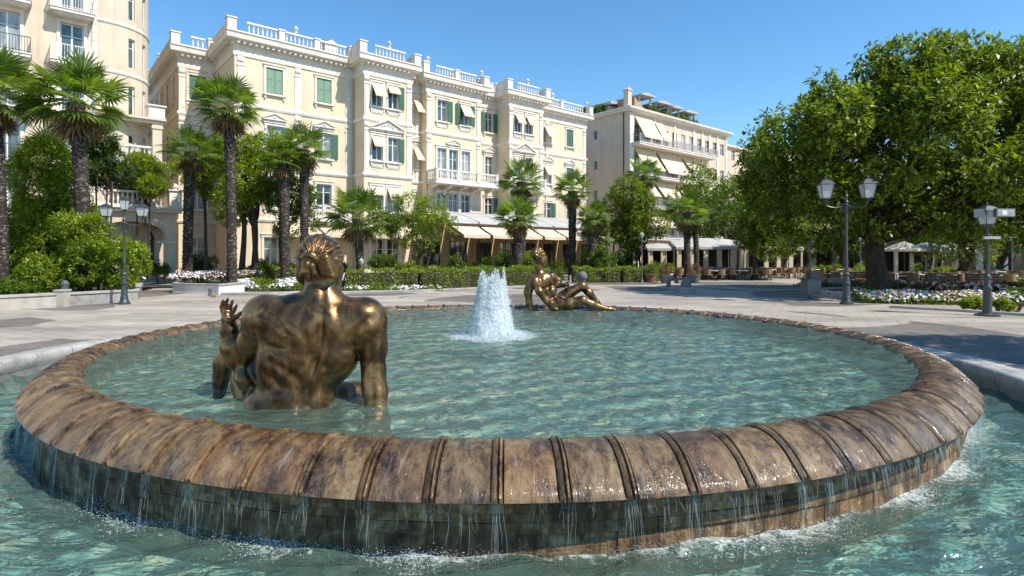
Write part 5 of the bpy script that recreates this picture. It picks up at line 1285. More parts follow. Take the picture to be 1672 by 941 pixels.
tree('huge spreading broad-leaved tree at the right with a thick dark trunk in a kerbed bed', base, 3.0, .50, big, 'leaf_tree', 17500, 8, .29, 3, fork=9, shell=.5, up=.7, aspect=.42, gap=.5, noise_s=.9)
# crown trees further back
def gtree(px, py, kind, label, crownpx, h, seed, Y=None, tips=2600, leaf=.17, leafm='leaf_mid', stems=None, r0=.14, th=None, n=16, group=None, **kw):
    g = GX(px, py) if Y is None else Vector(((px-836)/F*Y, Y, PZ)); Y = g.y
    x0, y0, x1, y1 = crownpx; cx = ((x0+x1)/2-836)/F*Y-g.x; ax = (x1-x0)/2/F*Y; z1 = 1.6-(y0-416)/F*Y-PZ; z0 = 1.6-(y1-416)/F*Y-PZ; cz = (z0+z1)/2; az = (z1-z0)/2
    rgp = random.Random(seed); rl = min(ax, az)*.42
    lobes = lob(rgp, n, cx, 0, cz, ax-rl*.8, ax*.8, az-rl*.8, rl*.7, rl*1.2)+[(cx, 0, cz, min(ax, az)*.6)]
    return tree(label, g, th or max(z0*1.05, .8), r0, lobes, leafm, tips, 7, leaf, seed, fork=4, stems=stems, group=group, **kw)
gtree(1032, 455, '', 'dense round dark-green tree with several stems before the beige apartment house', (980, 275, 1088, 425), 0, 31, tips=5200, leaf=.2, leafm='leaf_tree', stems=[((-.7, 0), (-.5, 0)), ((-.2, .2), (0, 0)), ((.3, 0), (.4, .1)), ((.7, .1), (.6, 0))], r0=.13, gap=.7)
gtree(1192, 452, '', 'tall airy tree with see-through crown left of the huge tree', (1128, 250, 1240, 420), 0, 32, tips=2700, leaf=.19, leafm='leaf_mid', stems=[((0, 0), (0, 0)), ((.7, .2), (.8, 0))], r0=.17, gap=.15, th=3.0)
gtree(1232, 450, '', 'leafy tree half hidden behind the huge tree at its left', (1200, 285, 1330, 438), 0, 33, Y=43, tips=5200, leaf=.22, leafm='leaf_tree', r0=.2, th=3.0, gap=.6)
gtree(690, 452, '', 'small airy tree with white blossom flecks in front of the palace', (628, 305, 752, 418), 0, 34, Y=40, tips=2600, leaf=.17, leafm='leaf_bright', stems=[((0, 0), (-.3, 0)), ((.15, 0), (.5, 0))], r0=.09, gap=.35, up=.6)
gtree(648, 450, '', 'slender young tree left of the airy blossoming tree', (612, 318, 668, 400), 0, 35, Y=38.5, tips=1000, leaf=.16, leafm='leaf_mid', r0=.06, gap=.3)
gtree(400, 452, '', 'tall bushy tree with paired dark stems behind the tallest palm', (330, 190, 470, 385), 0, 36, Y=35.5, tips=5200, leaf=.2, leafm='leaf_bright', stems=[((-.2, 0), (-.1, 0)), ((.5, .2), (.6, 0)), ((.9, -.2), (.4, 0))], r0=.2, gap=.45, th=4.5)
gtree(458, 450, '', 'lower leafy tree behind the pair of slim palms', (425, 230, 530, 400), 0, 37, Y=36.5, tips=3000, leaf=.18, leafm='leaf_mid', r0=.14, gap=.4)
gtree(335, 448, '', 'drooping light-green tree right of the entrance porch', (290, 215, 365, 330), 0, 38, Y=37, tips=2200, leaf=.18, leafm='leaf_bright', r0=.12, gap=.4)
gtree(968, 450, '', 'small bushy tree between two palms before the veranda', (942, 335, 1000, 420), 0, 39, Y=42, tips=1500, leaf=.17, leafm='leaf_mid', r0=.1, gap=.6)
# park trees under which the cafe stands
pts = [(1275, 447, 1240, 1330, 330, 436), (1330, 444, 1300, 1380, 350, 434), (1395, 446, 1360, 1440, 340, 432), (1520, 448, 1470, 1570, 335, 436), (1568, 462, 1500, 1640, 290, 436), (1640, 455, 1600, 1700, 300, 438), (1690, 450, 1650, 1760, 310, 440), (1480, 441, 1440, 1500, 360, 428)]
lbs = ['park tree just right of the airy tree, over the cafe chairs', 'park tree behind the waste bin pole', 'park tree seen left of the thick trunk', 'thin-trunked park tree right of the thick trunk', 'stout park tree between the cafe tables and the signposted lamp', 'park tree at the right edge with a slender trunk', 'park tree partly cut by the right edge', 'distant small park tree close behind the thick trunk']
for i, (px, py, x0, x1, y0, y1) in enumerate(pts):
    gtree(px, py, '', lbs[i], (x0, y0, x1, y1), 0, 50+i, tips=1800, leaf=.26, leafm='leaf_mid' if i % 2 else 'leaf_tree', r0=.42 if i == 4 else .2, group='park trees shading the cafe', gap=.6)
for i, x in enumerate(range(20, 62, 7)):      # a far belt of trees
    rgp = random.Random(90+i)
    tree(['far park tree at the left end of the belt beyond the arcade', 'far park tree second in the belt beyond the arcade', 'far park tree third in the belt beyond the arcade', 'far park tree fourth in the belt beyond the arcade', 'far park tree fifth in the belt beyond the arcade', 'far park tree at the right end of the belt beyond the arcade'][i], (x+rgp.uniform(-1, 1), 57+rgp.uniform(-2, 2), PZ), 4, .25, lob(rgp, 14, 0, 0, 7.5, 3.2, 3, 2.8, 1.4, 2.2), 'leaf_tree', 1700, 7, .36, 90+i, group='belt of far park trees')

# feathery shrubs on the left
def shrub(label, px, py, crownpx, seed, leafm='leaf_bright', tips=3000, leaf=.2, Y=None, name='shrub', asp=.3, n=18, depth=1.0, gap=.5, droop=.25, zb=0):
    g = GX(px, py) if Y is None else Vector(((px-836)/F*Y, Y, PZ)); Y = g.y; x0, y0, x1, y1 = crownpx
    cx = ((x0+x1)/2-836)/F*Y-g.x; ax = (x1-x0)/2/F*Y; z1 = 1.6-(y0-416)/F*Y-PZ; z0 = max(0.1, 1.6-(y1-416)/F*Y-PZ); z1 -= zb; z0 = max(.05, z0-zb); g.z = PZ+zb; cz = (z0+z1)/2; az = (z1-z0)/2
    rgp = random.Random(seed); rl = min(ax, az)*.5
    bx, by, bz = max(ax-rl*.7, .05), ax*.6*depth, max(az-rl*.7, .05)
    lobes = [(cx+rgp.uniform(-1, 1)*bx*(1-.45*max(0, q_)**2), rgp.uniform(-1, 1)*by, cz+q_*bz, rl*rgp.uniform(.6, 1.1)) for q_ in [rgp.uniform(-1, 1) for _ in range(n)]]+[(cx, 0, cz, min(ax, az)*.6)]
    return tree(label, g, max(cz*.8, .3), .06, lobes, leafm, tips, 7, leaf, seed, name=name, cat='shrub', fork=5, stems=[((-.2, 0), (-.3, 0)), ((.15, .1), (.3, 0)), ((.4, 0), (.6, 0))], aspect=asp, gap=gap, droop=droop)
shrub('tall feathery light-green shrub mass between the two left palms', 70, 480, (10, 238, 150, 470), 61, tips=10500, leaf=.18, n=44, Y=26.3, depth=.6, gap=.3)
shrub('feathery bright shrub spilling over the planter beside the left lamp post', 150, 478, (98, 350, 185, 474), 62, tips=4500, leaf=.15, Y=23.3, n=26, gap=.3)
shrub('low arching bright shrub nearest the left lamp post', 200, 478, (165, 392, 232, 474), 77, tips=2200, leaf=.15, Y=23.6, n=16, gap=.3)
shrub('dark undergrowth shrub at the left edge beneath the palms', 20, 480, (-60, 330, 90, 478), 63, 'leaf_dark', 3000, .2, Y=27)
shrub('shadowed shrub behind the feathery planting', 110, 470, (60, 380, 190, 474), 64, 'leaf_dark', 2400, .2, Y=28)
shrub('low leafy plant at the far left on the stone wall', 15, 484, (-30, 455, 55, 488), 65, 'leaf_mid', 900, .12, Y=21.5)
shrub('young fern-like plant behind the grey bollard', 55, 482, (28, 415, 92, 486), 66, 'leaf_bright', 900, .15, Y=22.5)
shrub('broad-leaved bush against the balcony wall behind the left palms', 165, 458, (120, 205, 200, 300), 67, 'leaf_dark', 1900, .24, Y=31)
shrub('bushy climber spilling over the porch terrace balustrade', 230, 455, (160, 252, 292, 322), 68, 'leaf_bright', 5200, .17, Y=37.5, n=22, depth=.5)
shrub('potted green plant right of the porch door', 262, 458, (246, 425, 276, 452), 69, 'leaf_mid', 500, .14, Y=37.0)
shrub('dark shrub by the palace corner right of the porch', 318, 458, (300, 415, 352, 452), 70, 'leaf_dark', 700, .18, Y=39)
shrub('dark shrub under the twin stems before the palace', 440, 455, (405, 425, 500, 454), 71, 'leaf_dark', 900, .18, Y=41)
shrub('clipped rounded bush right of the short palm', 620, 462, (600, 418, 648, 445), 72, 'leaf_mid', 1200, .14, Y=37)
shrub('bright shrub at the foot of the two veranda palms', 868, 458, (850, 408, 895, 440), 73, 'leaf_bright', 900, .15, Y=40)
shrub('large leafy shrub right of the reclining figure', 975, 458, (940, 400, 1005, 440), 74, 'leaf_mid', 1800, .16, Y=41)
shrub('dark shrub beside the right-hand veranda columns', 1010, 456, (995, 405, 1040, 446), 75, 'leaf_dark', 900, .18, Y=43)
shrub('green creeper hanging beside the cafe doorway', 825, 454, (808, 405, 836, 448), 76, 'leaf_mid', 600, .15, Y=44)
# hedges: clipped rows, leaves over a dense core
def hedge(label, ptsxy, w_, h, seed, leafm='leaf_mid', leaf=.11, dens=260, name='hedge', z=PZ, parent=None, cat='hedge', wob=.12):
    rg = np.random.default_rng(seed); root = empty(name, (ptsxy[0][0], ptsxy[0][1], z), 0, label, cat); ox, oy = ptsxy[0]
    Vs, Fs = [], []; base = 0; core = MB()
    for (ax, ay), (bx, by) in zip(ptsxy[:-1], ptsxy[1:]):
        L = math.hypot(bx-ax, by-ay); d = np.array([(bx-ax)/L, (by-ay)/L]); nn = np.array([d[1], -d[0]])
        N = int(dens*L*(h*2+w_)); s = rg.random(N)*L; f = rg.random(N)*(2*h+w_)
        lo = np.where(f < h, w_/2, np.where(f > h+w_, -w_/2, w_/2-(f-h))); zz = np.where(f < h, f, np.where(f > h+w_, 2*h+w_-f, h))
        bul = wob*np.sin(s*2.1+seed)*.6+wob*.6*np.sin(s*5.3+2*zz)+rg.normal(0, .045, N)
        nx = np.where((f < h), 1.0, np.where(f > h+w_, -1.0, 0)); nz = np.where((f >= h) & (f <= h+w_), 1.0, 0)
        lo = lo+nx*bul-.06*nx*(zz > h*.8); zz = zz+nz*bul
        C = np.stack([ax-ox+d[0]*s+nn[0]*lo, ay-oy+d[1]*s+nn[1]*lo, zz], -1); O = np.stack([nn[0]*nx, nn[1]*nx, nz+.2], -1)
        D = O*.6+rg.normal(size=C.shape)*.7; D /= np.linalg.norm(D, axis=1)[:, None]; Nn = O*.6+rg.normal(size=C.shape)*.6; Nn[:, 2] += .4
        Nn -= D*(D*Nn).sum(1)[:, None]; Nn /= np.maximum(np.linalg.norm(Nn, axis=1), 1e-6)[:, None]; LL = leaf*rg.uniform(.6, 1.3, N)
        V, Fq = leaves_np(C, D, Nn, LL, LL*.5); Vs.append(V); Fs.append(Fq+base); base += len(V)
        q = w_/2-.1; P4 = [(ax-ox+nn[0]*q, ay-oy+nn[1]*q), (bx-ox+nn[0]*q, by-oy+nn[1]*q), (bx-ox-nn[0]*q, by-oy-nn[1]*q), (ax-ox-nn[0]*q, ay-oy-nn[1]*q)]
        core.prism(P4, 'z', 0, h-.12)
    np_obj('leaves', np.concatenate(Vs), np.concatenate(Fs), M[leafm], root); core.obj('core', M['soil'], root); return root
def gx(px, py): v = GX(px, py); return (v.x, v.y)
hedge('long clipped hedge with reddish tips behind the water jet', [gx(565, 474), gx(680, 472), gx(888, 464)], 1.3, 1.05, 5, 'leaf_bright')
hedge('hedge behind the reclining figure\'s head', [gx(842, 461), gx(915, 459)], 1.1, .8, 6)
hedge('bright hedge right of the reclining figure', [gx(935, 461), gx(1010, 461), gx(1085, 459)], 1.3, .95, 7, 'leaf_bright')
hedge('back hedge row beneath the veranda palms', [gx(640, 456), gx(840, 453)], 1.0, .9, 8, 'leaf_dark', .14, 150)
hedge('bright yellow-green hedge behind the white flower bed', [gx(375, 466), gx(520, 465)], 1.0, 1.05, 9, 'leaf_bright', .12)
hedge('low green edging hedge far right beneath the park trees', [gx(1560, 468), gx(1672, 470)], .9, .6, 10, 'leaf_mid', .14, 150)
hedge('low hedge strip beyond the cafe tables', [gx(1330, 452), gx(1420, 453)], 1.0, .6, 12, 'leaf_bright', .16, 120)
# flower beds
def flowers(label, poly_c, rx, ry, n, seed, z, mats=('flower_white',), size=.055, hgt=.35, leafm='leaf_mid', share=(1,), rot=0):
    rg = np.random.default_rng(seed); c, s = math.cos(rot), math.sin(rot)
    def pts(N):
        u = rg.uniform(-1, 1, N); v = rg.uniform(-1, 1, N); x = u*rx; y = v*ry
        mound = np.sqrt(np.clip(1-np.abs(v)**3, .15, 1))*(1+.18*np.sin(x*3+seed)*np.sin(y*4))
        return np.stack([poly_c[0]+x*c-y*s, poly_c[1]+x*s+y*c, z+hgt*mound], -1), x, y
    N = int(n*2.2); C, x, y = pts(N); C[:, 2] -= rg.random(N)*hgt*.8
    D = rg.normal(size=(N, 3))*.6; D[:, 2] += .7; D /= np.linalg.norm(D, axis=1)[:, None]; Nn = rg.normal(size=(N, 3)); Nn[:, 2] += .6; Nn -= D*(D*Nn).sum(1)[:, None]; Nn /= np.linalg.norm(Nn, axis=1)[:, None]
    L = rg.uniform(.09, .2, N); V, F_ = leaves_np(C, D, Nn, L, L*.4)
    o = np_obj('bedding_plants', V, F_, M[leafm]); tag(o, label+', leaves', 'bedding plants', kind='stuff')
    for mi, (m_, sh) in enumerate(zip(mats, share)):
        N = int(n*sh); C, x, y = pts(N); patch = np.sin(x*2.3+mi*2+seed)+np.sin(y*3+x*1.1+mi*3) > -.5; C = C[patch]; N = len(C)
        C[:, 2] += rg.uniform(-.05, .07, N); Nn = rg.normal(size=(N, 3))*.5; Nn[:, 2] += .8; Nn[:, 1] -= .5; Nn /= np.linalg.norm(Nn, axis=1)[:, None]
        a = np.cross(Nn, [0, 1, .1]); a /= np.linalg.norm(a, axis=1)[:, None]; b = np.cross(Nn, a); S_ = size*rg.uniform(.6, 1.3, N)[:, None]
        V = np.stack([C+(a*math.cos(t)+b*math.sin(t))*S_ for t in np.arange(6)*math.pi/3], 1)
        F_ = (np.arange(N)*6)[:, None, None]+np.array([[0, 1, 2, 3], [0, 3, 4, 5]])[None]
        o = np_obj('flowers', V.reshape(-1, 3), F_.reshape(-1, 4), M[m_]); tag(o, label+', '+('pink' if 'pink' in m_ else 'white' if 'white' in m_ else 'russet')+' blooms', 'flowers', kind='stuff')
c = gx(455, 476); flowers('white flowers in front of the yellow-green hedge', (c[0], c[1]+.9), 3.1, .85, 2600, 1, PZ+.08, ('flower_white',), .06, .45, 'leaf_bright')
c = gx(312, 478); flowers('pale flowers in the pale stone planter', (c[0], c[1]+1.5), 1.5, 1.1, 900, 2, PZ+.6, ('flower_white', 'flower_pink'), .055, .35, 'leaf_dark', (1, .8))
c = gx(372, 470); flowers('mauve flowers behind the pale stone planter', (c[0], c[1]+1.4), 1.2, .8, 500, 3, PZ+.6, ('flower_white', 'flower_pink'), .05, .3, 'leaf_dark', (.7, .8))
c = gx(1560, 500); flowers('mixed white flowers in the bed by the signposted lamp', (c[0]+.3, c[1]+1.2), 2.9, .95, 2100, 4, PZ+.05, ('flower_white', 'flower_pink'), .05, .36, 'leaf_bright', (.8, .8), rot=-.28)
c = gx(1610, 488); flowers('russet bedding behind the white flowers at the right', (c[0]+.5, c[1]+.8), 3.2, .8, 1500, 5, PZ+.05, ('leaf_red', 'flower_pink'), .09, .5, 'leaf_red', (1, .3), rot=-.28)
c = gx(680, 476); flowers('low flowers at the foot of the long hedge', (c[0]-1.2, c[1]+.2), 2.6, .3, 250, 6, PZ, ('flower_white',), .05, .25, 'leaf_bright')
c = gx(1165, 456); flowers('russet flowers by the round-arched cafe tent', (c[0]-1.6, c[1]+.8), 3.2, .7, 1100, 7, PZ+.05, ('flower_pink', 'leaf_red'), .09, .75, 'leaf_mid', (.8, .6))
c = gx(165, 478); flowers('small white flowers at the planter by the left lamp', (c[0]+1.1, c[1]+.2), .8, .5, 160, 8, PZ+.45, ('flower_white',), .05, .3, 'leaf_mid')
c = gx(1400, 478); flowers('low shaded plants around the thick trunk', (c[0]+1.7, c[1]+1.4), 3.6, 1.4, 1000, 9, PZ+.15, ('leaf_red',), .08, .22, 'leaf_dark', (.5,))

# palms
def palm_trunk(h, r_, rg, flare=1.15):
    mb = MB(); n = 14; rows = int(h/.075); vs_, fs = [], []
    lean = (rg.uniform(-.04, .04)*h, rg.uniform(-.03, .03)*h)
    for i in range(rows+1):
        t = i/rows; z = t*h
        for k in range(n):
            a = 2*math.pi*k/n; ph = (i*.5+k*1.0)
            rr = r_*(flare-(flare-1)*min(1, t*5))*(.86+.26*t**3)+(.16*r_ if (i+k*2) % 4 == 0 else 0)+rg.uniform(-.05, .05)*r_
            vs_.append((lean[0]*t*t+rr*math.cos(a), lean[1]*t*t+rr*math.sin(a), z-.02))
        if i < rows:
            for k in range(n): fs.append((i*n+k, i*n+(k+1) % n, (i+1)*n+(k+1) % n, (i+1)*n+k))
    mb.add(vs_, fs); return mb, lean
def fan(V, Fq, o, az, el, Lp, Rf, rg, nb=22, droop=.3, w_=1.0, mat=None):
    d = np.array([math.cos(az)*math.cos(el), math.sin(az)*math.cos(el), math.sin(el)]); side = np.array([-math.sin(az), math.cos(az), 0.0])
    up = np.cross(side, d)*-1; up = up if up[2] > 0 else -up
    # petiole
    b = len(V); p1 = o+d*Lp-np.array([0, 0, Lp*Lp*.08*max(0, math.cos(el))]); wv = side*.014; 
    V += [o-wv*1.6, o+wv*1.6, p1+wv, p1-wv]; Fq.append((b, b+1, b+2, b+3))
    tw = rg.uniform(-.35, .35); side2 = side*math.cos(tw)+up*math.sin(tw); up2 = np.cross(d, side2); up2 = up2 if up2[2] > 0 else -up2
    for i in range(nb):
        u = (i+.5)/nb*2-1; a = u*2.05; L = Rf*(1-.28*u*u)*rg.uniform(.9, 1.06)
        dr = d*math.cos(a)+side2*math.sin(a); dr = dr+up2*(.16*(1-abs(u))-.05)+np.array([0, 0, -.10*droop]); dr /= np.linalg.norm(dr)
        pr = np.cross(dr, up2); pr /= np.linalg.norm(pr); hw = L*.46*math.tan(2.05/nb)*w_
        m = p1+dr*L*.48; e = p1+dr*L*(.97-droop*.12)-np.array([0, 0, droop*L*rg.uniform(.22, .5)])
        b = len(V); V += [p1, m+pr*hw+up2*hw*.3*(-1)**i, e, m-pr*hw-up2*hw*.3*(-1)**i]; Fq.append((b, b+1, b+2, b+3))
def palm(label, base, h, r_, Rc, seed, nf=46, dead=22, group='fan palms around the square', low=-.48):
    rg = random.Random(seed); rgn = np.random.default_rng(seed); root = empty('palm_tree', base, 0, label, 'palm tree', group)
    mb, lean = palm_trunk(h, r_, rg); mb.obj('trunk', M['palm_trunk'], root, smooth='all')
    top = np.array([lean[0], lean[1], h]); V, Fq = [], []
    for i in range(nf):
        t = (i+.5)/nf; el = math.asin(max(-1, min(1, .98-(.98-math.sin(low))*t**.9)))+rg.uniform(-.12, .12); az = i*2.39996+rg.uniform(-.3, .3)
        s_ = rg.uniform(.88, 1.1)*(1.0 if el > 0 else .92)
        fan(V, Fq, top+np.array([0, 0, .12*(1-t)]), az, el, Rc*.50*s_, Rc*.56*s_, rg, droop=.25+.45*t)
    np_obj('crown', np.array(V), np.array(Fq), M['leaf_palm'], root)
    V, Fq = [], []
    for i in range(dead):
        az = i*2.4+rg.uniform(-.4, .4); fan(V, Fq, top-np.array([0, 0, .1+.05*Rc]), az, rg.uniform(-1.35, -.75), Rc*.28, Rc*.42, rg, nb=12, droop=.5, w_=.7)
    for i in range(40):     # leaf bases and fibres under the crown
        az = rg.uniform(0, 6.28); z = -rg.uniform(.0, .55)*Rc*.5; b = len(V); d = np.array([math.cos(az), math.sin(az), 0]); s_ = np.array([-math.sin(az), math.cos(az), 0])*.03
        o = top+d*r_*.8+np.array([0, 0, z]); e = o+d*r_*.9+np.array([0, 0, rg.uniform(.1, .3)]); V += [o-s_, o+s_, e+s_*.5, e-s_*.5]; Fq.append((b, b+1, b+2, b+3))
    np_obj('dead_fronds', np.array(V), np.array(Fq), M['leaf_dead'], root); return root
def mat_ptrunk():
    m, n, l, b = newmat('palm_trunk'); vec = mapped(n, l)
    v = n.new('ShaderNodeTexVoronoi'); v.inputs['Scale'].default_value = 11; l.new(mapped(n, l, (1, 1, 1.3)), v.inputs['Vector'])
    sp = n.new('ShaderNodeSeparateColor'); l.new(v.outputs['Color'], sp.inputs[0])
    r_ = ramp(n, [(.3, (.045, .032, .024)), (.8, (.10, .075, .055)), (.88, (.22, .18, .145)), (1, (.30, .26, .21))]); l.new(sp.outputs[0], r_.inputs['Fac'])
    d = ramp(n, [(.0, (1, 1, 1)), (.6, (.35, .35, .35))]); l.new(v.outputs['Distance'], d.inputs['Fac'])
    l.new(mixc(n, l, r_.outputs['Color'], d.outputs['Color'], .8, 'MULTIPLY'), b.inputs['Base Color']); b.inputs['Roughness'].default_value = .9
    l.new(bump(n, l, d.outputs['Color'], 1, .04), b.inputs['Normal']); return m
M['palm_trunk'] = mat_ptrunk()
PL = [  # label, trunk px, base px y, crown px (x, y centre), crown radius px, trunk half width px, distance
 ('palm cut by the left edge, big crown before the apartment house', 4, 23.5, 22, 148, 84, 9.5),
 ('large palm with spreading crown second from the left edge', 138, 24.4, 144, 160, 84, 10.5),
 ('slim palm with pale crown in front of the palace corner', 306, 33, 302, 242, 50, 8),
 ('tallest palm, its crown reaching the top floor of the palace', 379, 29.5, 379, 168, 62, 8),
 ('palm with half-hidden crown left of the seated figure\'s head', 466, 33, 470, 258, 44, 8),
 ('palm with fan crown just left above the seated figure\'s head', 497, 33.5, 500, 238, 50, 7),
 ('short palm right of the seated figure\'s head', 588, 33, 585, 350, 58, 7),
 ('taller of the two stacked palms behind the jet', 851, 41, 849, 292, 43, 7.5),
 ('shorter of the two stacked palms behind the jet', 846, 38, 849, 352, 43, 7),
 ('palm standing above the reclining figure before the palace end', 934, 42, 935, 308, 38, 6.5),
 ('half-hidden palm between the leafy shrubs by the reclining figure', 968, 41, 967, 352, 34, 6),
 ('double-trunked palm before the cafe tent', 1122, 41, 1122, 342, 44, 5.5),
 ('palm whose crown rises behind the dense round tree', 1054, 52, 1053, 282, 36, 5),
 ('low broad palm at the foot of the left palms', 92, 27.5, 95, 262, 60, 6),
]
for i, (lb, tx, Y, cx, cy, rad, tw) in enumerate(PL):
    x = (tx-836)/F*Y; h = 1.6-(cy+rad*.12-416)/F*Y-PZ
    palm(lb, (x, Y, PZ), h, tw/F*Y, rad/F*Y*1.05, 200+i, nf=35 if rad > 55 else 29)
# second stem of the double palm
p = [o for o in bpy.data.objects if o.get('label', '').startswith('double-trunked')][0]
mb, _ = palm_trunk(4.6, .2, random.Random(1)); o = mb.obj('trunk', M['palm_trunk'], p, smooth='all'); o.location = (.75, .15, 0)

shrub('low yellow-green mound left of the signposted lamp', 1585, 506, (1566, 486, 1604, 508), 81, 'leaf_bright', 500, .1, Y=19.3, n=8)
shrub('low yellow-green mound right of the signposted lamp', 1640, 508, (1622, 489, 1655, 510), 82, 'leaf_bright', 500, .1, Y=19.0, n=8)
shrub('grey-green mound at the right end of the mixed flower bed', 1655, 500, (1635, 470, 1690, 492), 83, 'leaf_mid', 500, .12, Y=21.5, n=8)
tree('park tree standing beyond the right edge and shading the paving', (14.6, 8.2, PZ), 3.5, .25, lob(random.Random(77), 14, 0, 0, 6.5, 2.2, 2.2, 1.6, .9, 1.3), 'leaf_tree', 1800, 7, .28, 177)

for i, (px, y0, x0, x1, Y_, lm, lb) in enumerate([(662, 424, 640, 690, 36.5, 'leaf_bright', 'rounded bush under the airy blossoming tree'), (735, 420, 705, 765, 38, 'leaf_mid', 'leafy bush behind the hedge, left of the jet'), (785, 424, 762, 812, 39, 'leaf_bright', 'bright bush behind the hedge just above the jet'), (905, 428, 885, 930, 41.5, 'leaf_bright', 'bush behind the head of the reclining figure'), (550, 424, 530, 575, 35, 'leaf_mid', 'bush just right of the seated figure\'s head'), (1070, 426, 1050, 1100, 44, 'leaf_bright', 'bush right of the dense round tree'), (420, 430, 395, 450, 36, 'leaf_mid', 'bush behind the yellow-green hedge'), (1350, 432, 1325, 1380, 46, 'leaf_bright', 'bright bush beyond the stone bench'), (1425, 436, 1405, 1440, 40, 'leaf_bright', 'bright low bush left of the thick trunk'), (1540, 436, 1515, 1565, 42, 'leaf_bright', 'bright bush between cafe tables at the right')]):
    shrub(lb, px, 460, (x0, y0, x1, 448), 300+i, lm, 900, .15, Y=Y_, n=8, gap=.3)
# ------------------------------------------------------------------ walls, planters, beds
def wallrun(name, label, cat, pts, h, w_, capw=.05, m='planterwall', z=PZ, back=None):
    """low wall along pts with a coping; outward = right of travel"""
    root = empty(name, (pts[0][0], pts[0][1], z), 0, label, cat); q = [(p[0]-pts[0][0], p[1]-pts[0][1]) for p in pts]
    mb = MB(); mb.sweep(q, [(0, 0), (.0, h-.09), (-w_, h-.09), (-w_, 0), (0, 0)]); mb.obj('wall', M[m], root)
    mb = MB(); mb.sweep(q, [(capw-.01, h-.09), (capw, h-.08), (capw, h-.01), (capw-.02, h), (-w_-.02, h), (-w_-.04, h-.02), (-w_-.04, h-.09), (capw-.01, h-.09)]); mb.obj('coping', M['kerb'], root)
    return root
def g2(px, py): v = GX(px, py); return (v.x, v.y)
wallrun('low_wall', 'low pale rendered wall at the left edge with a flat coping', 'wall', [g2(-70, 513), g2(0, 508), g2(92, 502)], .53, .34)
wallrun('low_wall', 'mottled grey planter wall behind the left lamp post', 'wall', [g2(107, 500), g2(225, 492), g2(232, 478)], .50, .28, m='stone')
mb = MB(); c = g2(99, 501.5); mb.box(-.15, .15, -.1, .3, 0, .58); mb.box(-.18, .18, -.13, .33, .58, .64)
p_ = empty('wall_pillar', (c[0], c[1], PZ), .1, 'short square stone pillar at the end of the pale low wall', 'pillar'); mb.obj('shaft', M['planterwall'], p_)
def soilbed(pts, z, name='planting_soil'):
    mb = MB(); mb.add([(x, y, z) for x, y in pts], [tuple(range(len(pts)))]); tag(mb.obj(name, M['soil'], fix=False), kind='structure')
soilbed([g2(-70, 511), g2(0, 506), g2(95, 500), g2(107, 498), g2(222, 490), g2(230, 477), (-20.5, 33), (-34, 33), (-30, 20)], PZ+.36)
# pale octagonal planter
a_, b_ = g2(282, 479), g2(357, 482); bw = 2.4
pts = [(a_[0]-.35, a_[1]+.9+bw*.6), (a_[0]-.35, a_[1]+.75), a_, b_, (b_[0]+.1, b_[1]+bw)]
wallrun('stone_planter', 'pale stone planter trough with chamfered corner holding white flowers', 'planter', pts, .52, .14, .04, 'white')
soilbed([(pts[0][0]+.1, pts[0][1]), (pts[1][0]+.1, pts[1][1]), (a_[0]+.05, a_[1]+.12), (b_[0]-.05, b_[1]+.12), (b_[0]+.05, b_[1]+bw)], PZ+.44)
wallrun('bed_kerb', 'low kerb before the white and yellow-green flower bed', 'kerb', [g2(360, 483), g2(440, 483), g2(528, 478), (g2(528, 478)[0]+.3, g2(528, 478)[1]+2)], .14, .14, .01, 'kerb')
wallrun('bed_kerb', 'low kerb along the long clipped hedge behind the jet', 'kerb', [g2(552, 480), g2(690, 477), g2(892, 468)], .12, .16, .01, 'kerb')
wallrun('bed_kerb', 'low stone kerb right of the jet under the veranda palms', 'kerb', [g2(832, 466), g2(925, 464)], .2, .2, .01, 'kerb')
wallrun('bed_kerb', 'narrow kerb before the mixed flower bed at the right edge', 'kerb', [g2(1452, 503), g2(1560, 509), g2(1700, 518)], .09, .14, .01, 'kerb')
wallrun('stone_trough', 'long pale stone trough beside the cafe tables', 'planter', [g2(1183, 455), g2(1232, 456)], .42, .6, .03, 'white')
NB = 26; tr = empty('tree_bed', (19.0, 25.9, PZ), 0, 'oval stone-kerbed bed around the trunk of the huge tree', 'tree bed')
for i in range(NB):
    a0, a1 = 2*math.pi*(i+.02)/NB, 2*math.pi*(i+.98)/NB; pl = [(5.0*math.cos(t), 2.9*math.sin(t)) for t in (a1, (a0+a1)/2, a0)]
    mb = MB(); mb.sweep([(x, y) for x, y in reversed(pl)], [(0, 0), (.0, .27), (-.03, .3), (-.22, .3), (-.25, .27), (-.25, 0), (0, 0)]); mb.obj('kerb_block', M['kerb'], tr)
mb = MB(); mb.add([(4.85*math.cos(t), 2.75*math.sin(t), .2) for t in np.linspace(0, 6.283, 40, endpoint=False)], [tuple(range(40))]); mb.obj('soil', M['soil'], tr)
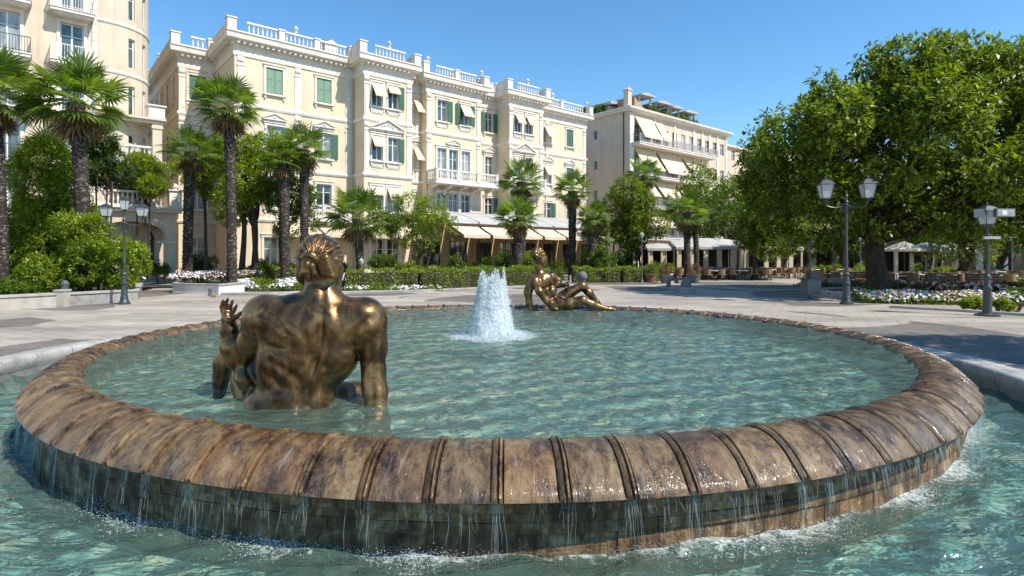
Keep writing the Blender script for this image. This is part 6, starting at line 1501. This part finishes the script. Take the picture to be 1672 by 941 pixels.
# bollards
def bollard(x, y, h, r_, label, z=PZ, m='iron_grey', ball=False, group=None):
    root = empty('bollard', (x, y, z), 0, label, 'bollard', group); mb = MB()
    mb.lathe([(r_*1.25, 0), (r_*1.25, .06), (r_, .1), (r_, h*.55), (r_*1.12, h*.57), (r_*1.12, h*.62), (r_, h*.64), (r_, h*.78), (r_*1.12, h*.8), (r_*1.12, h*.84), (r_*.9, h*.86)], n=14); mb.obj('shaft', M[m], root, smooth=True)
    mb = MB(); q = r_*(1.5 if ball else 1.05); mb.lathe([(q*math.cos(t), h*.86+(q if ball else 0)*.9+q*math.sin(t)) for t in np.linspace(-1.1 if ball else 0, 1.57, 8)], n=14); mb.obj('cap', M[m], root, smooth=True)
c = g2(95, 498); bollard(c[0], c[1]+.32, .92, .14, 'ribbed grey bollard with a domed cap behind the pale low wall')
c = g2(931, 462); bollard(c[0], c[1], .5, .075, 'small pale bollard by the hedge right of the reclining figure', m='stone')
c = g2(951, 468); bollard(c[0], c[1], .42, .2, 'squat stone bollard with a ball head behind the drawn-up knee', m='granite', ball=True)
c = g2(343, 483); bollard(c[0], c[1], .34, .07, 'tiny dark bollard at the foot of the pale planter')
c = g2(629, 474); bollard(c[0], c[1], .5, .06, 'dark slim bollard before the long hedge')
c = g2(655, 473); bollard(c[0], c[1], .28, .045, 'smallest dark bollard before the long hedge')
# carved stones on the plaza
c = g2(1098, 469); root = empty('carved_stone', (c[0], c[1], PZ), 0, 'arched grey carved stone with an opening, left of the plinthed stone', 'sculpture')
mb = MB(); o_ = [(-.33, 0), (-.33, .3)]+[(.33*math.cos(t), .30+.33*math.sin(t)) for t in np.linspace(math.pi, 0, 10)]+[(.33, .22), (.18, .22), (.14, .36), (0, .42), (-.12, .36), (-.14, 0)]
mb.prism(o_, 'y', -.13, .13); mb.obj('stone', M['granite'], root)
c = g2(1120, 479); root = empty('carved_stone', (c[0], c[1], PZ), 0, 'conical grey carved stone on a low block plinth', 'sculpture')
mb = MB(); mb.box(-.40, .40, -.26, .26, 0, .28); mb.box(-.37, .37, -.23, .23, .28, .31); mb.obj('plinth', M['stone'], root)
mb = MB(); mb.lathe([(.28, .31), (.27, .42), (.22, .6), (.17, .72), (.08, .80), (0, .82)], n=9, rot=.3); mb.obj('stone', M['granite'], root, smooth=True)
# ------------------------------------------------------------------ lamps
def lantern(root, c, w_, h, up=True):
    """tapering four-sided lantern standing on point c"""
    x, y, z = c; a, b = w_*.32, w_*.5; mb = MB()
    R4 = lambda r_, zz: [(x+r_*sx, y+r_*sy, zz) for sx, sy in ((-1, -1), (1, -1), (1, 1), (-1, 1))]
    mb.lathe([(w_*.1, -.06), (w_*.12, 0), (a*1.2, .02), (a*1.2, .05)], c, 8)
    t0, t1 = z+.05, z+h*.68
    for k in range(4):
        p, q = R4(a, t0)[k], R4(b, t1)[k]; mb.tube([p, q], w_*.035, 4)
    for zz, r_ in ((t0, a), (t1, b)):
        P_ = R4(r_, zz)
        for k in range(4): mb.tube([P_[k], P_[(k+1) % 4]], w_*.04, 4)
    T0, T1, T2 = R4(b*1.15, t1), R4(b*.55, z+h*.86), R4(b*.25, z+h*.92)
    mb.add(T0+T1+T2, [(0, 1, 5, 4), (1, 2, 6, 5), (2, 3, 7, 6), (3, 0, 4, 7), (4, 5, 9, 8), (5, 6, 10, 9), (6, 7, 11, 10), (7, 4, 8, 11), (0, 3, 2, 1), (8, 9, 10, 11)])
    mb.lathe([(w_*.08, h*.92), (w_*.05, h*.95), (w_*.09, h*.98), (w_*.0, h*1.06)], c, 8)
    lo = mb.obj('lantern', M['iron'], root)
    g = MB(); A, B2 = R4(a*.93, t0+.01), R4(b*.95, t1-.01); g.add(A+B2, [(0, 1, 5, 4), (1, 2, 6, 5), (2, 3, 7, 6), (3, 0, 4, 7)]); g.obj('lamp_glass', M['lampglass'], lo)
def lamp(px, py, H, label, span, hz, lw, lh, top=None, rz=0, thick=1.0):
    g = GX(px, py); root = empty('street_lamp', g, rz, label, 'street lamp', 'cast-iron lamps of the square'); t = thick
    mb = MB(); mb.lathe([(.21*t, 0), (.21*t, .05), (.17*t, .08), (.15*t, .16), (.125*t, .22), (.14*t, .26), (.115*t, .32), (.105*t, .75), (.13*t, .78), (.13*t, .83), (.10*t, .86), (.085*t, 1.1), (.11*t, 1.13), (.11*t, 1.19), (.07*t, 1.24)], n=12); mb.obj('base', M['iron'], root, smooth=True)
    mb = MB(); mb.lathe([(.062*t, 1.2), (.05*t, 1.6), (.066*t, 1.62), (.066*t, 1.66), (.048*t, 1.7), (.042*t, hz-.15), (.065*t, hz-.12), (.065*t, hz-.05), (.045*t, hz)], n=12); mb.obj('post', M['iron'], root, smooth=True)
    mb = MB(); zt = hz
    mb.lathe([(.05, hz-.02), (.09, hz+.03), (.05, hz+.1), (.035, hz+.22), (.07, hz+.26), (.03, hz+.32), (.045, hz+.38), (0, hz+.48)], n=10); mb.obj('finial', M['iron'], root, smooth=True)
    for sg in (-1, 1):
        mb = MB(); pts = [(sg*(.04+span*(1-math.cos(a))*.5), 0, hz-.02-.17*math.sin(a)) for a in np.linspace(0, math.pi, 11)]+[(sg*(span+.04), 0, hz+.10)]
        mb.tube(pts, .024*t, 6); mb.tube([(sg*(.12+.10*math.cos(a)), 0, hz-.30+.10*math.sin(a)) for a in np.linspace(-1, 4.2, 11)], .014*t, 5); mb.lathe([(.02, -.04), (.045, 0), (.02, .05)], (sg*(span*.5+.04), 0, hz-.2), 8)
        mb.obj('arm', M['iron'], root, smooth=True); lantern(root, (sg*(span+.04), 0, hz+.12), lw, lh)
    if top: lantern(root, (0, 0, hz+.38), top[0], top[1])
    return root
lamp(203, 497, 4.2, 'tall grey lamp with two white lanterns and a small top lantern, at the left planter', .62, 3.25, .34, .58, (.24, .62), .1)
lamp(1382, 497, 5.0, 'tall dark two-armed lamp with glass lanterns in front of the huge tree', .72, 3.95, .48, .88, None, -.15, 1.15)
# signposted lamp
g = GX(1612, 516); root = empty('street_lamp', g, 0, 'shorter lamp carrying two grey sign panels at the right edge', 'street lamp', 'cast-iron lamps of the square')
mb = MB(); mb.lathe([(.33, 0), (.33, .04), (.2, .07), (.15, .1)], n=16); mb.lathe([(.13, .1), (.12, .3), (.10, .8), (.125, .84), (.125, .9), (.09, .95), (.075, 1.15), (.10, 1.18), (.10, 1.25), (.06, 1.3)], n=12); mb.obj('base', M['iron'], root, smooth=True)
mb = MB(); mb.lathe([(.055, 1.28), (.045, 2.5), (.06, 2.52), (.06, 2.58), (.045, 2.62), (.04, 2.85)], n=12); mb.obj('post', M['iron'], root, smooth=True)
lantern(root, (0, 0, 2.82), .42, .72)
mb = MB(); mb.T = Matrix.Rotation(.12, 4, 'Z'); mb.box(.0, .66, -.30, -.22, 3.10, 3.37); sp_ = mb.obj('sign_panel', M['iron_grey'], root)
mb = MB(); mb.T = Matrix.Rotation(.12, 4, 'Z'); mb.box(.03, .63, -.306, -.298, 3.13, 3.34); mb.obj('sign_face', M['signface'], sp_)
mb = MB(); mb.T = Matrix.Rotation(.12, 4, 'Z'); mb.box(.22, .28, -.312, -.304, 3.19, 3.28); mb.box(.30, .34, -.312, -.304, 3.19, 3.28); mb.box(.20, .36, -.310, -.3045, 3.17, 3.30); mb.obj('emblem', M['white'], sp_)
mb = MB(); mb.T = Matrix.Rotation(-.55, 4, 'Z'); mb.box(-.36, .02, -.26, -.19, 3.10, 3.36); mb.obj('sign_panel', M['signface'], root)
mb = MB(); mb.box(-.17, .34, -.10, -.03, 2.42, 2.50); mb.obj('sign_bar', M['rail'], root)
# slim lamps farther away
def slim(px, Y, H, label, m='iron_grey'):
    root = empty('street_lamp', ((px-836)/F*Y, Y, PZ), 0, label, 'street lamp', 'slim posts far across the square'); mb = MB()
    mb.lathe([(.16, 0), (.14, .08), (.07, .2), (.05, .5), (.035, H-.3), (.06, H-.28), (.03, H-.2)], n=10); mb.obj('post', M[m], root, smooth=True)
    mb = MB(); mb.lathe([(.05, H-.22), (.13, H-.1), (.15, H+.06), (.04, H+.14), (0, H+.22)], n=8); mb.tube([(0, 0, H-.35), (.2, 0, H-.5), (.32, 0, H-.35), (.3, 0, H-.2)], .02, 5); mb.obj('lantern', M['lampglass'], root, smooth=True)
slim(1048, 39, 3.3, 'slim grey post before the dense round tree')
slim(590, 32.5, 1.55, 'short ornate grey post on a round foot before the long hedge')
slim(1405, 52, 3.4, 'far slim lamp seen left of the thick trunk')
slim(1652, 41, 3.2, 'far slim lamp near the right edge under the trees')
# bin with pole, stone bench
g = GX(1322, 489); root = empty('litter_bin', g, .1, 'square grey litter bin fixed to a thin pole with an ornament, before the park trees', 'litter bin')
mb = MB(); mb.tube([(-.0, 0, 0), (0, 0, 2.35)], .035, 8); mb.lathe([(.16, 0), (.14, .04), (.05, .07)], n=12); mb.lathe([(.03, 2.2), (.09, 2.26), (.04, 2.34), (.1, 2.42), (0, 2.52)], n=6); mb.obj('pole', M['iron_grey'], root, smooth=True)
mb = MB(); mb.prism([(-.26, .22), (.30, .22), (.34, .86), (-.30, .86)], 'y', -.3, .18); mb.obj('bin_body', M['granite'], root)
mb = MB(); mb.box(-.42, .36, -.34, .22, .86, .90); mb.box(-.06, .28, -.2, .16, .90, 1.22); mb.obj('lid', M['iron'], root)
g = GX(1360, 474); root = empty('stone_bench', g, .0, 'grey stone bench with slab sides between the litter bin and the lamp', 'bench')
mb = MB(); mb.box(-.45, .42, -.3, .3, .1, .58); mb.box(-.55, .9, -.34, .34, .58, .66); mb.obj('seat', M['stone'], root)
mb = MB(); mb.prism([(-.75, 0), (-.5, 0), (-.5, .6), (-.68, .56), (-.8, .3)], 'y', -.28, .28); mb.obj('support', M['granite'], root); mb = MB(); mb.box(.62, .85, -.3, .3, 0, .58); mb.obj('support', M['granite'], root)
# slatted park benches
def bench(px, py, rz, label):
    root = empty('park_bench', GX(px, py), rz, label, 'bench', 'dark benches under the park trees'); mb = MB()
    for k in range(4): mb.box(-.85, .85, -.22+k*.12, -.13+k*.12, .43, .46)
    mb.obj('seat', M['wood'], root); mb = MB()
    for k in range(3): mb.box(-.85, .85, .24+k*.015, .27+k*.015, .55+k*.13, .65+k*.13)
    mb.obj('backrest', M['wood'], root)
    for x in (-.75, .75): mb = MB(); mb.box(x-.03, x+.03, -.22, .27, .38, .43); mb.box(x-.03, x+.03, -.22, -.17, 0, .38); mb.box(x-.03, x+.03, .22, .27, 0, .9); mb.obj('leg', M['iron'], root)
bench(1408, 470, .1, 'dark bench left of the thick trunk'); bench(1610, 476, -.1, 'dark bench behind the flower bed at the right'); bench(1545, 482, .1, 'low dark bench just behind the mixed flower bed')
# ------------------------------------------------------------------ cafe tents, parasols, tables, chairs
def cafe_tent(x0, x1, y, d_, z1, zr, label, arched=True, n_=4, rz=0):
    W_ = x1-x0; root = empty('cafe_tent', ((x0+x1)/2, y, PZ), rz, label, 'tent'); mb = MB(); h = W_/2
    N = 14
    for i in range(N):
        a0, a1 = -h+W_*i/N, -h+W_*(i+1)/N; f = lambda a: (zr-.25*(a/h)**2 if arched else zr-(zr-z1)*.2*abs(a/h))
        mb.add([(a0, 0, z1), (a1, 0, z1), (a1, d_*.5, f(a1)), (a0, d_*.5, f(a0)), (a1, d_, z1), (a0, d_, z1), (a0, -.01, z1-.18-(.05 if i % 2 else 0)), (a1, -.01, z1-.18)], [(0, 1, 2, 3), (3, 2, 4, 5), (6, 7, 1, 0)])
    mb.add([(-h, 0, z1), (-h, d_*.5, zr-.25), (-h, d_, z1)], [(0, 1, 2)]); mb.add([(h, 0, z1), (h, d_*.5, zr-.25), (h, d_, z1)], [(0, 1, 2)])
    mb.obj('canopy', M['canvas'], root, fix=False)
    for i in range(n_+1):
        x = -h+.15+(W_-.3)*i/n_; mb = MB(); mb.box(x-.05, x+.05, .05, .15, 0, z1); mb.obj('post', M['stucco_pale'], root)
        mb = MB(); mb.box(x-.05, x+.35 if i < n_ else x+.04, .18, .26, .05, z1-.05); mb.obj('curtain', M['awning'], root)
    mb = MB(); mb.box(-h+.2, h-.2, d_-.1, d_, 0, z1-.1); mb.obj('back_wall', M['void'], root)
cafe_tent(13.4, 19.2, 46, 3.6, 2.55, 3.35, 'white round-arched cafe tent with beige curtains beyond the double palm', True, 5)
cafe_tent(11.2, 13.6, 46.6, 2.5, 2.45, 2.9, 'small flat white cafe canopy left of the arched tent', False, 2)
cafe_tent(21.9, 25.4, 49, 3.4, 2.5, 3.25, 'square beige cafe pavilion under the trees behind the litter bin', False, 3)
cafe_tent(38, 43, 56, 3, 2.4, 3.1, 'distant pale cafe canopy right of the thick trunk', False, 3)
def parasol(x, y, label, R_=1.5, m='canvas'):
    root = empty('parasol', (x, y, PZ), 0, label, 'parasol', 'cafe parasols'); mb = MB(); mb.tube([(0, 0, 0), (0, 0, 2.75)], .03, 6); mb.lathe([(.28, 0), (.26, .08), (.05, .1)], n=10); mb.obj('pole', M['wood'], root)
    mb = MB(); mb.lathe([(.02, 2.85), (R_*.5, 2.62), (R_, 2.3), (R_, 2.16)], n=8, caps=False); mb.obj('canopy', M[m], root, fix=False)
parasol(27.5, 39.5, 'beige parasol above the tables just right of the thick trunk', 1.3, 'awning'); parasol(30.6, 41.5, 'white parasol second from the thick trunk', 1.4); parasol(34.3, 44, 'white parasol farthest right behind the park trees', 1.5)
def make_chair():
    root = empty('cafe_chair', (0, 0, PZ)); w_ = .25
    mb = MB(); mb.box(-w_, w_, -.25, .22, .40, .46); mb.obj('seat', M['wicker'], root)
    mb = MB(); P_ = [(.26*math.cos(t), .02+.24*math.sin(t)) for t in np.linspace(-.3, math.pi+.3, 9)]
    mb.sweep(P_, [(.0, .46), (.02, .66), (.03, .86), (0, .86), (-.02, .46)]); mb.obj('backrest', M['wicker'], root)
    for x in (-1, 1):
        for y in (-1, 1): mb = MB(); mb.tube([(x*.21, y*.2, .41), (x*.23, y*.22, 0)], .018, 4); mb.obj('leg', M['wood'], root)
    return root
def make_table(top='white'):
    root = empty('cafe_table', (0, 0, PZ)); mb = MB(); mb.lathe([(.40, .70), (.41, .72), (.41, .74), (.39, .75)], n=16); mb.obj('tabletop', M[top], root)
    mb = MB(); mb.lathe([(.26, 0), (.24, .03), (.04, .06), (.03, .70)], n=10); mb.obj('pedestal', M['iron'], root); return root
ch0, tb0 = make_chair(), make_table(); tb1 = make_table('wood'); used = set()
def put(src, x, y, rz, label, cat, group):
    o = src if src.name not in used else copy_tree(src); used.add(src.name); o.location = (x, y, PZ); o.rotation_euler = (0, 0, rz); tag(o, label, cat, group); return o
rgp = random.Random(8)
def cafe(cx, cy, nx, ny, sx, sy, where, rot=0, tb=None):
    for i in range(nx):
        for j in range(ny):
            u, v = (i-(nx-1)/2)*sx+rgp.uniform(-.2, .2), (j-(ny-1)/2)*sy+rgp.uniform(-.2, .2); x, y = cx+u*math.cos(rot)-v*math.sin(rot), cy+u*math.sin(rot)+v*math.cos(rot)
            put(tb or tb0, x, y, 0, ('wooden' if tb else 'pale')+' round cafe table among wicker chairs '+where, 'cafe table', 'cafe tables '+where)
            a0 = rgp.uniform(0, 1.5)
            for k in range(rgp.choice([3, 4, 4])):
                a = a0+k*math.pi/2+rgp.uniform(-.2, .2); put(ch0, x+.68*math.cos(a), y+.68*math.sin(a), a-math.pi/2, 'brown wicker chair at the cafe tables '+where, 'cafe chair', 'wicker chairs '+where)
cafe(16.3, 43.6, 4, 2, 1.9, 1.9, 'in front of the arched white tent')
cafe(23.6, 46.5, 4, 2, 1.9, 1.8, 'in front of the beige pavilion')
cafe(25.3, 33.8, 4, 3, 1.9, 1.9, 'just right of the thick trunk')
cafe(33, 38.5, 2, 2, 2.0, 2.0, 'at the far right under the park trees')
cafe(-2.6, 47.6, 6, 1, 1.9, 1.9, 'under the veranda awnings', TH, tb1)
cafe(21.5, 35.5, 2, 1, 1.9, 1.9, 'left of the thick trunk')
# pots with russet flowers, by the tent
def pot(px, py, label, seed, h=.55, r_=.42, m='granite', leafm='leaf_red'):
    root = empty('flower_pot', GX(px, py), 0, label, 'flower pot'); mb = MB(); mb.lathe([(r_*.7, 0), (r_*.85, h*.5), (r_, h*.92), (r_*1.08, h*.93), (r_*1.08, h), (r_*.9, h)], n=14); mb.obj('pot', M[m], root, smooth=True)
    (V, Fq), _ = crown_leaves([(0, 0, h+.28, r_*1.15), (.15, .1, h+.4, r_*.8)], 150, 6, .11, np.random.default_rng(seed), shell=.3); np_obj('plant', V, Fq, M[leafm], root)
pot(1087, 463, 'dark pot with russet flowers left of the carved stones', 1); pot(1134, 462, 'dark pot with russet flowers right of the conical stone', 2)
pot(1062, 461, 'dark pot half hidden by the bright hedge end', 3, m='terracotta', leafm='leaf_mid'); pot(240, 462, 'terracotta pot with green plant at the porch steps', 4, m='terracotta', leafm='leaf_mid')
pot(1405, 462, 'terracotta pot with bright plant left of the thick trunk', 5, m='terracotta', leafm='leaf_bright'); pot(1498, 456, 'dark pot with bright plant among the cafe tables right of the trunk', 6, leafm='leaf_bright')
# a pigeon on the paving
g = GX(349, 488); root = empty('pigeon', g, .4, 'brown pigeon standing on the paving near the tiny bollard', 'bird')
s_ = Sdf((-.22, -.1, 0), (.2, .1, .32), .008); s_.ell((0, 0, .13), (.11, .055, .058), .02, rot=-.3); s_.ell((.10, 0, .22), (.03, .026, .032), .05); s_.cone((.05, 0, .16), (.09, 0, .21), .04, .025, .03); s_.cone((-.06, 0, .12), (-.18, 0, .09), .03, .012, .02); s_.cone((.125, 0, .22), (.15, 0, .213), .008, .004, .005)
s_.cone((.02, .025, .09), (.03, .025, 0.005), .008, .006, .01); s_.cone((.02, -.025, .09), (.03, -.025, .005), .008, .006, .01)
s_.mesh('body', M['wicker'], root, 1)
# greenery on the terraced roof
def roofgreen(root, spots, seed, m='leaf_mid'):
    (V, Fq), _ = crown_leaves(spots, 900, 6, .3, np.random.default_rng(seed), shell=.3, up=.6); np_obj('roof_plants', V, Fq, M[m], root)
roofgreen(C_, [(5.9, .9, 21.6, .7), (6.8, .9, 21.5, .6), (9.3, .9, 21.5, .6), (10.4, .8, 21.5, .6), (13, .9, 21.5, .7), (14, .9, 21.6, .6), (15.2, .9, 21.5, .7), (16.5, .8, 21.4, .6), (-.0, 5, 21.6, .7), (.2, 7, 21.7, .9), (19, .7, 21.1, .4)], 3)
mb = MB(); mb.tube([(29, 4, 19.4), (29, 4, 22.4)], .04, 5); mb.obj('aerial', M['iron'], C_)
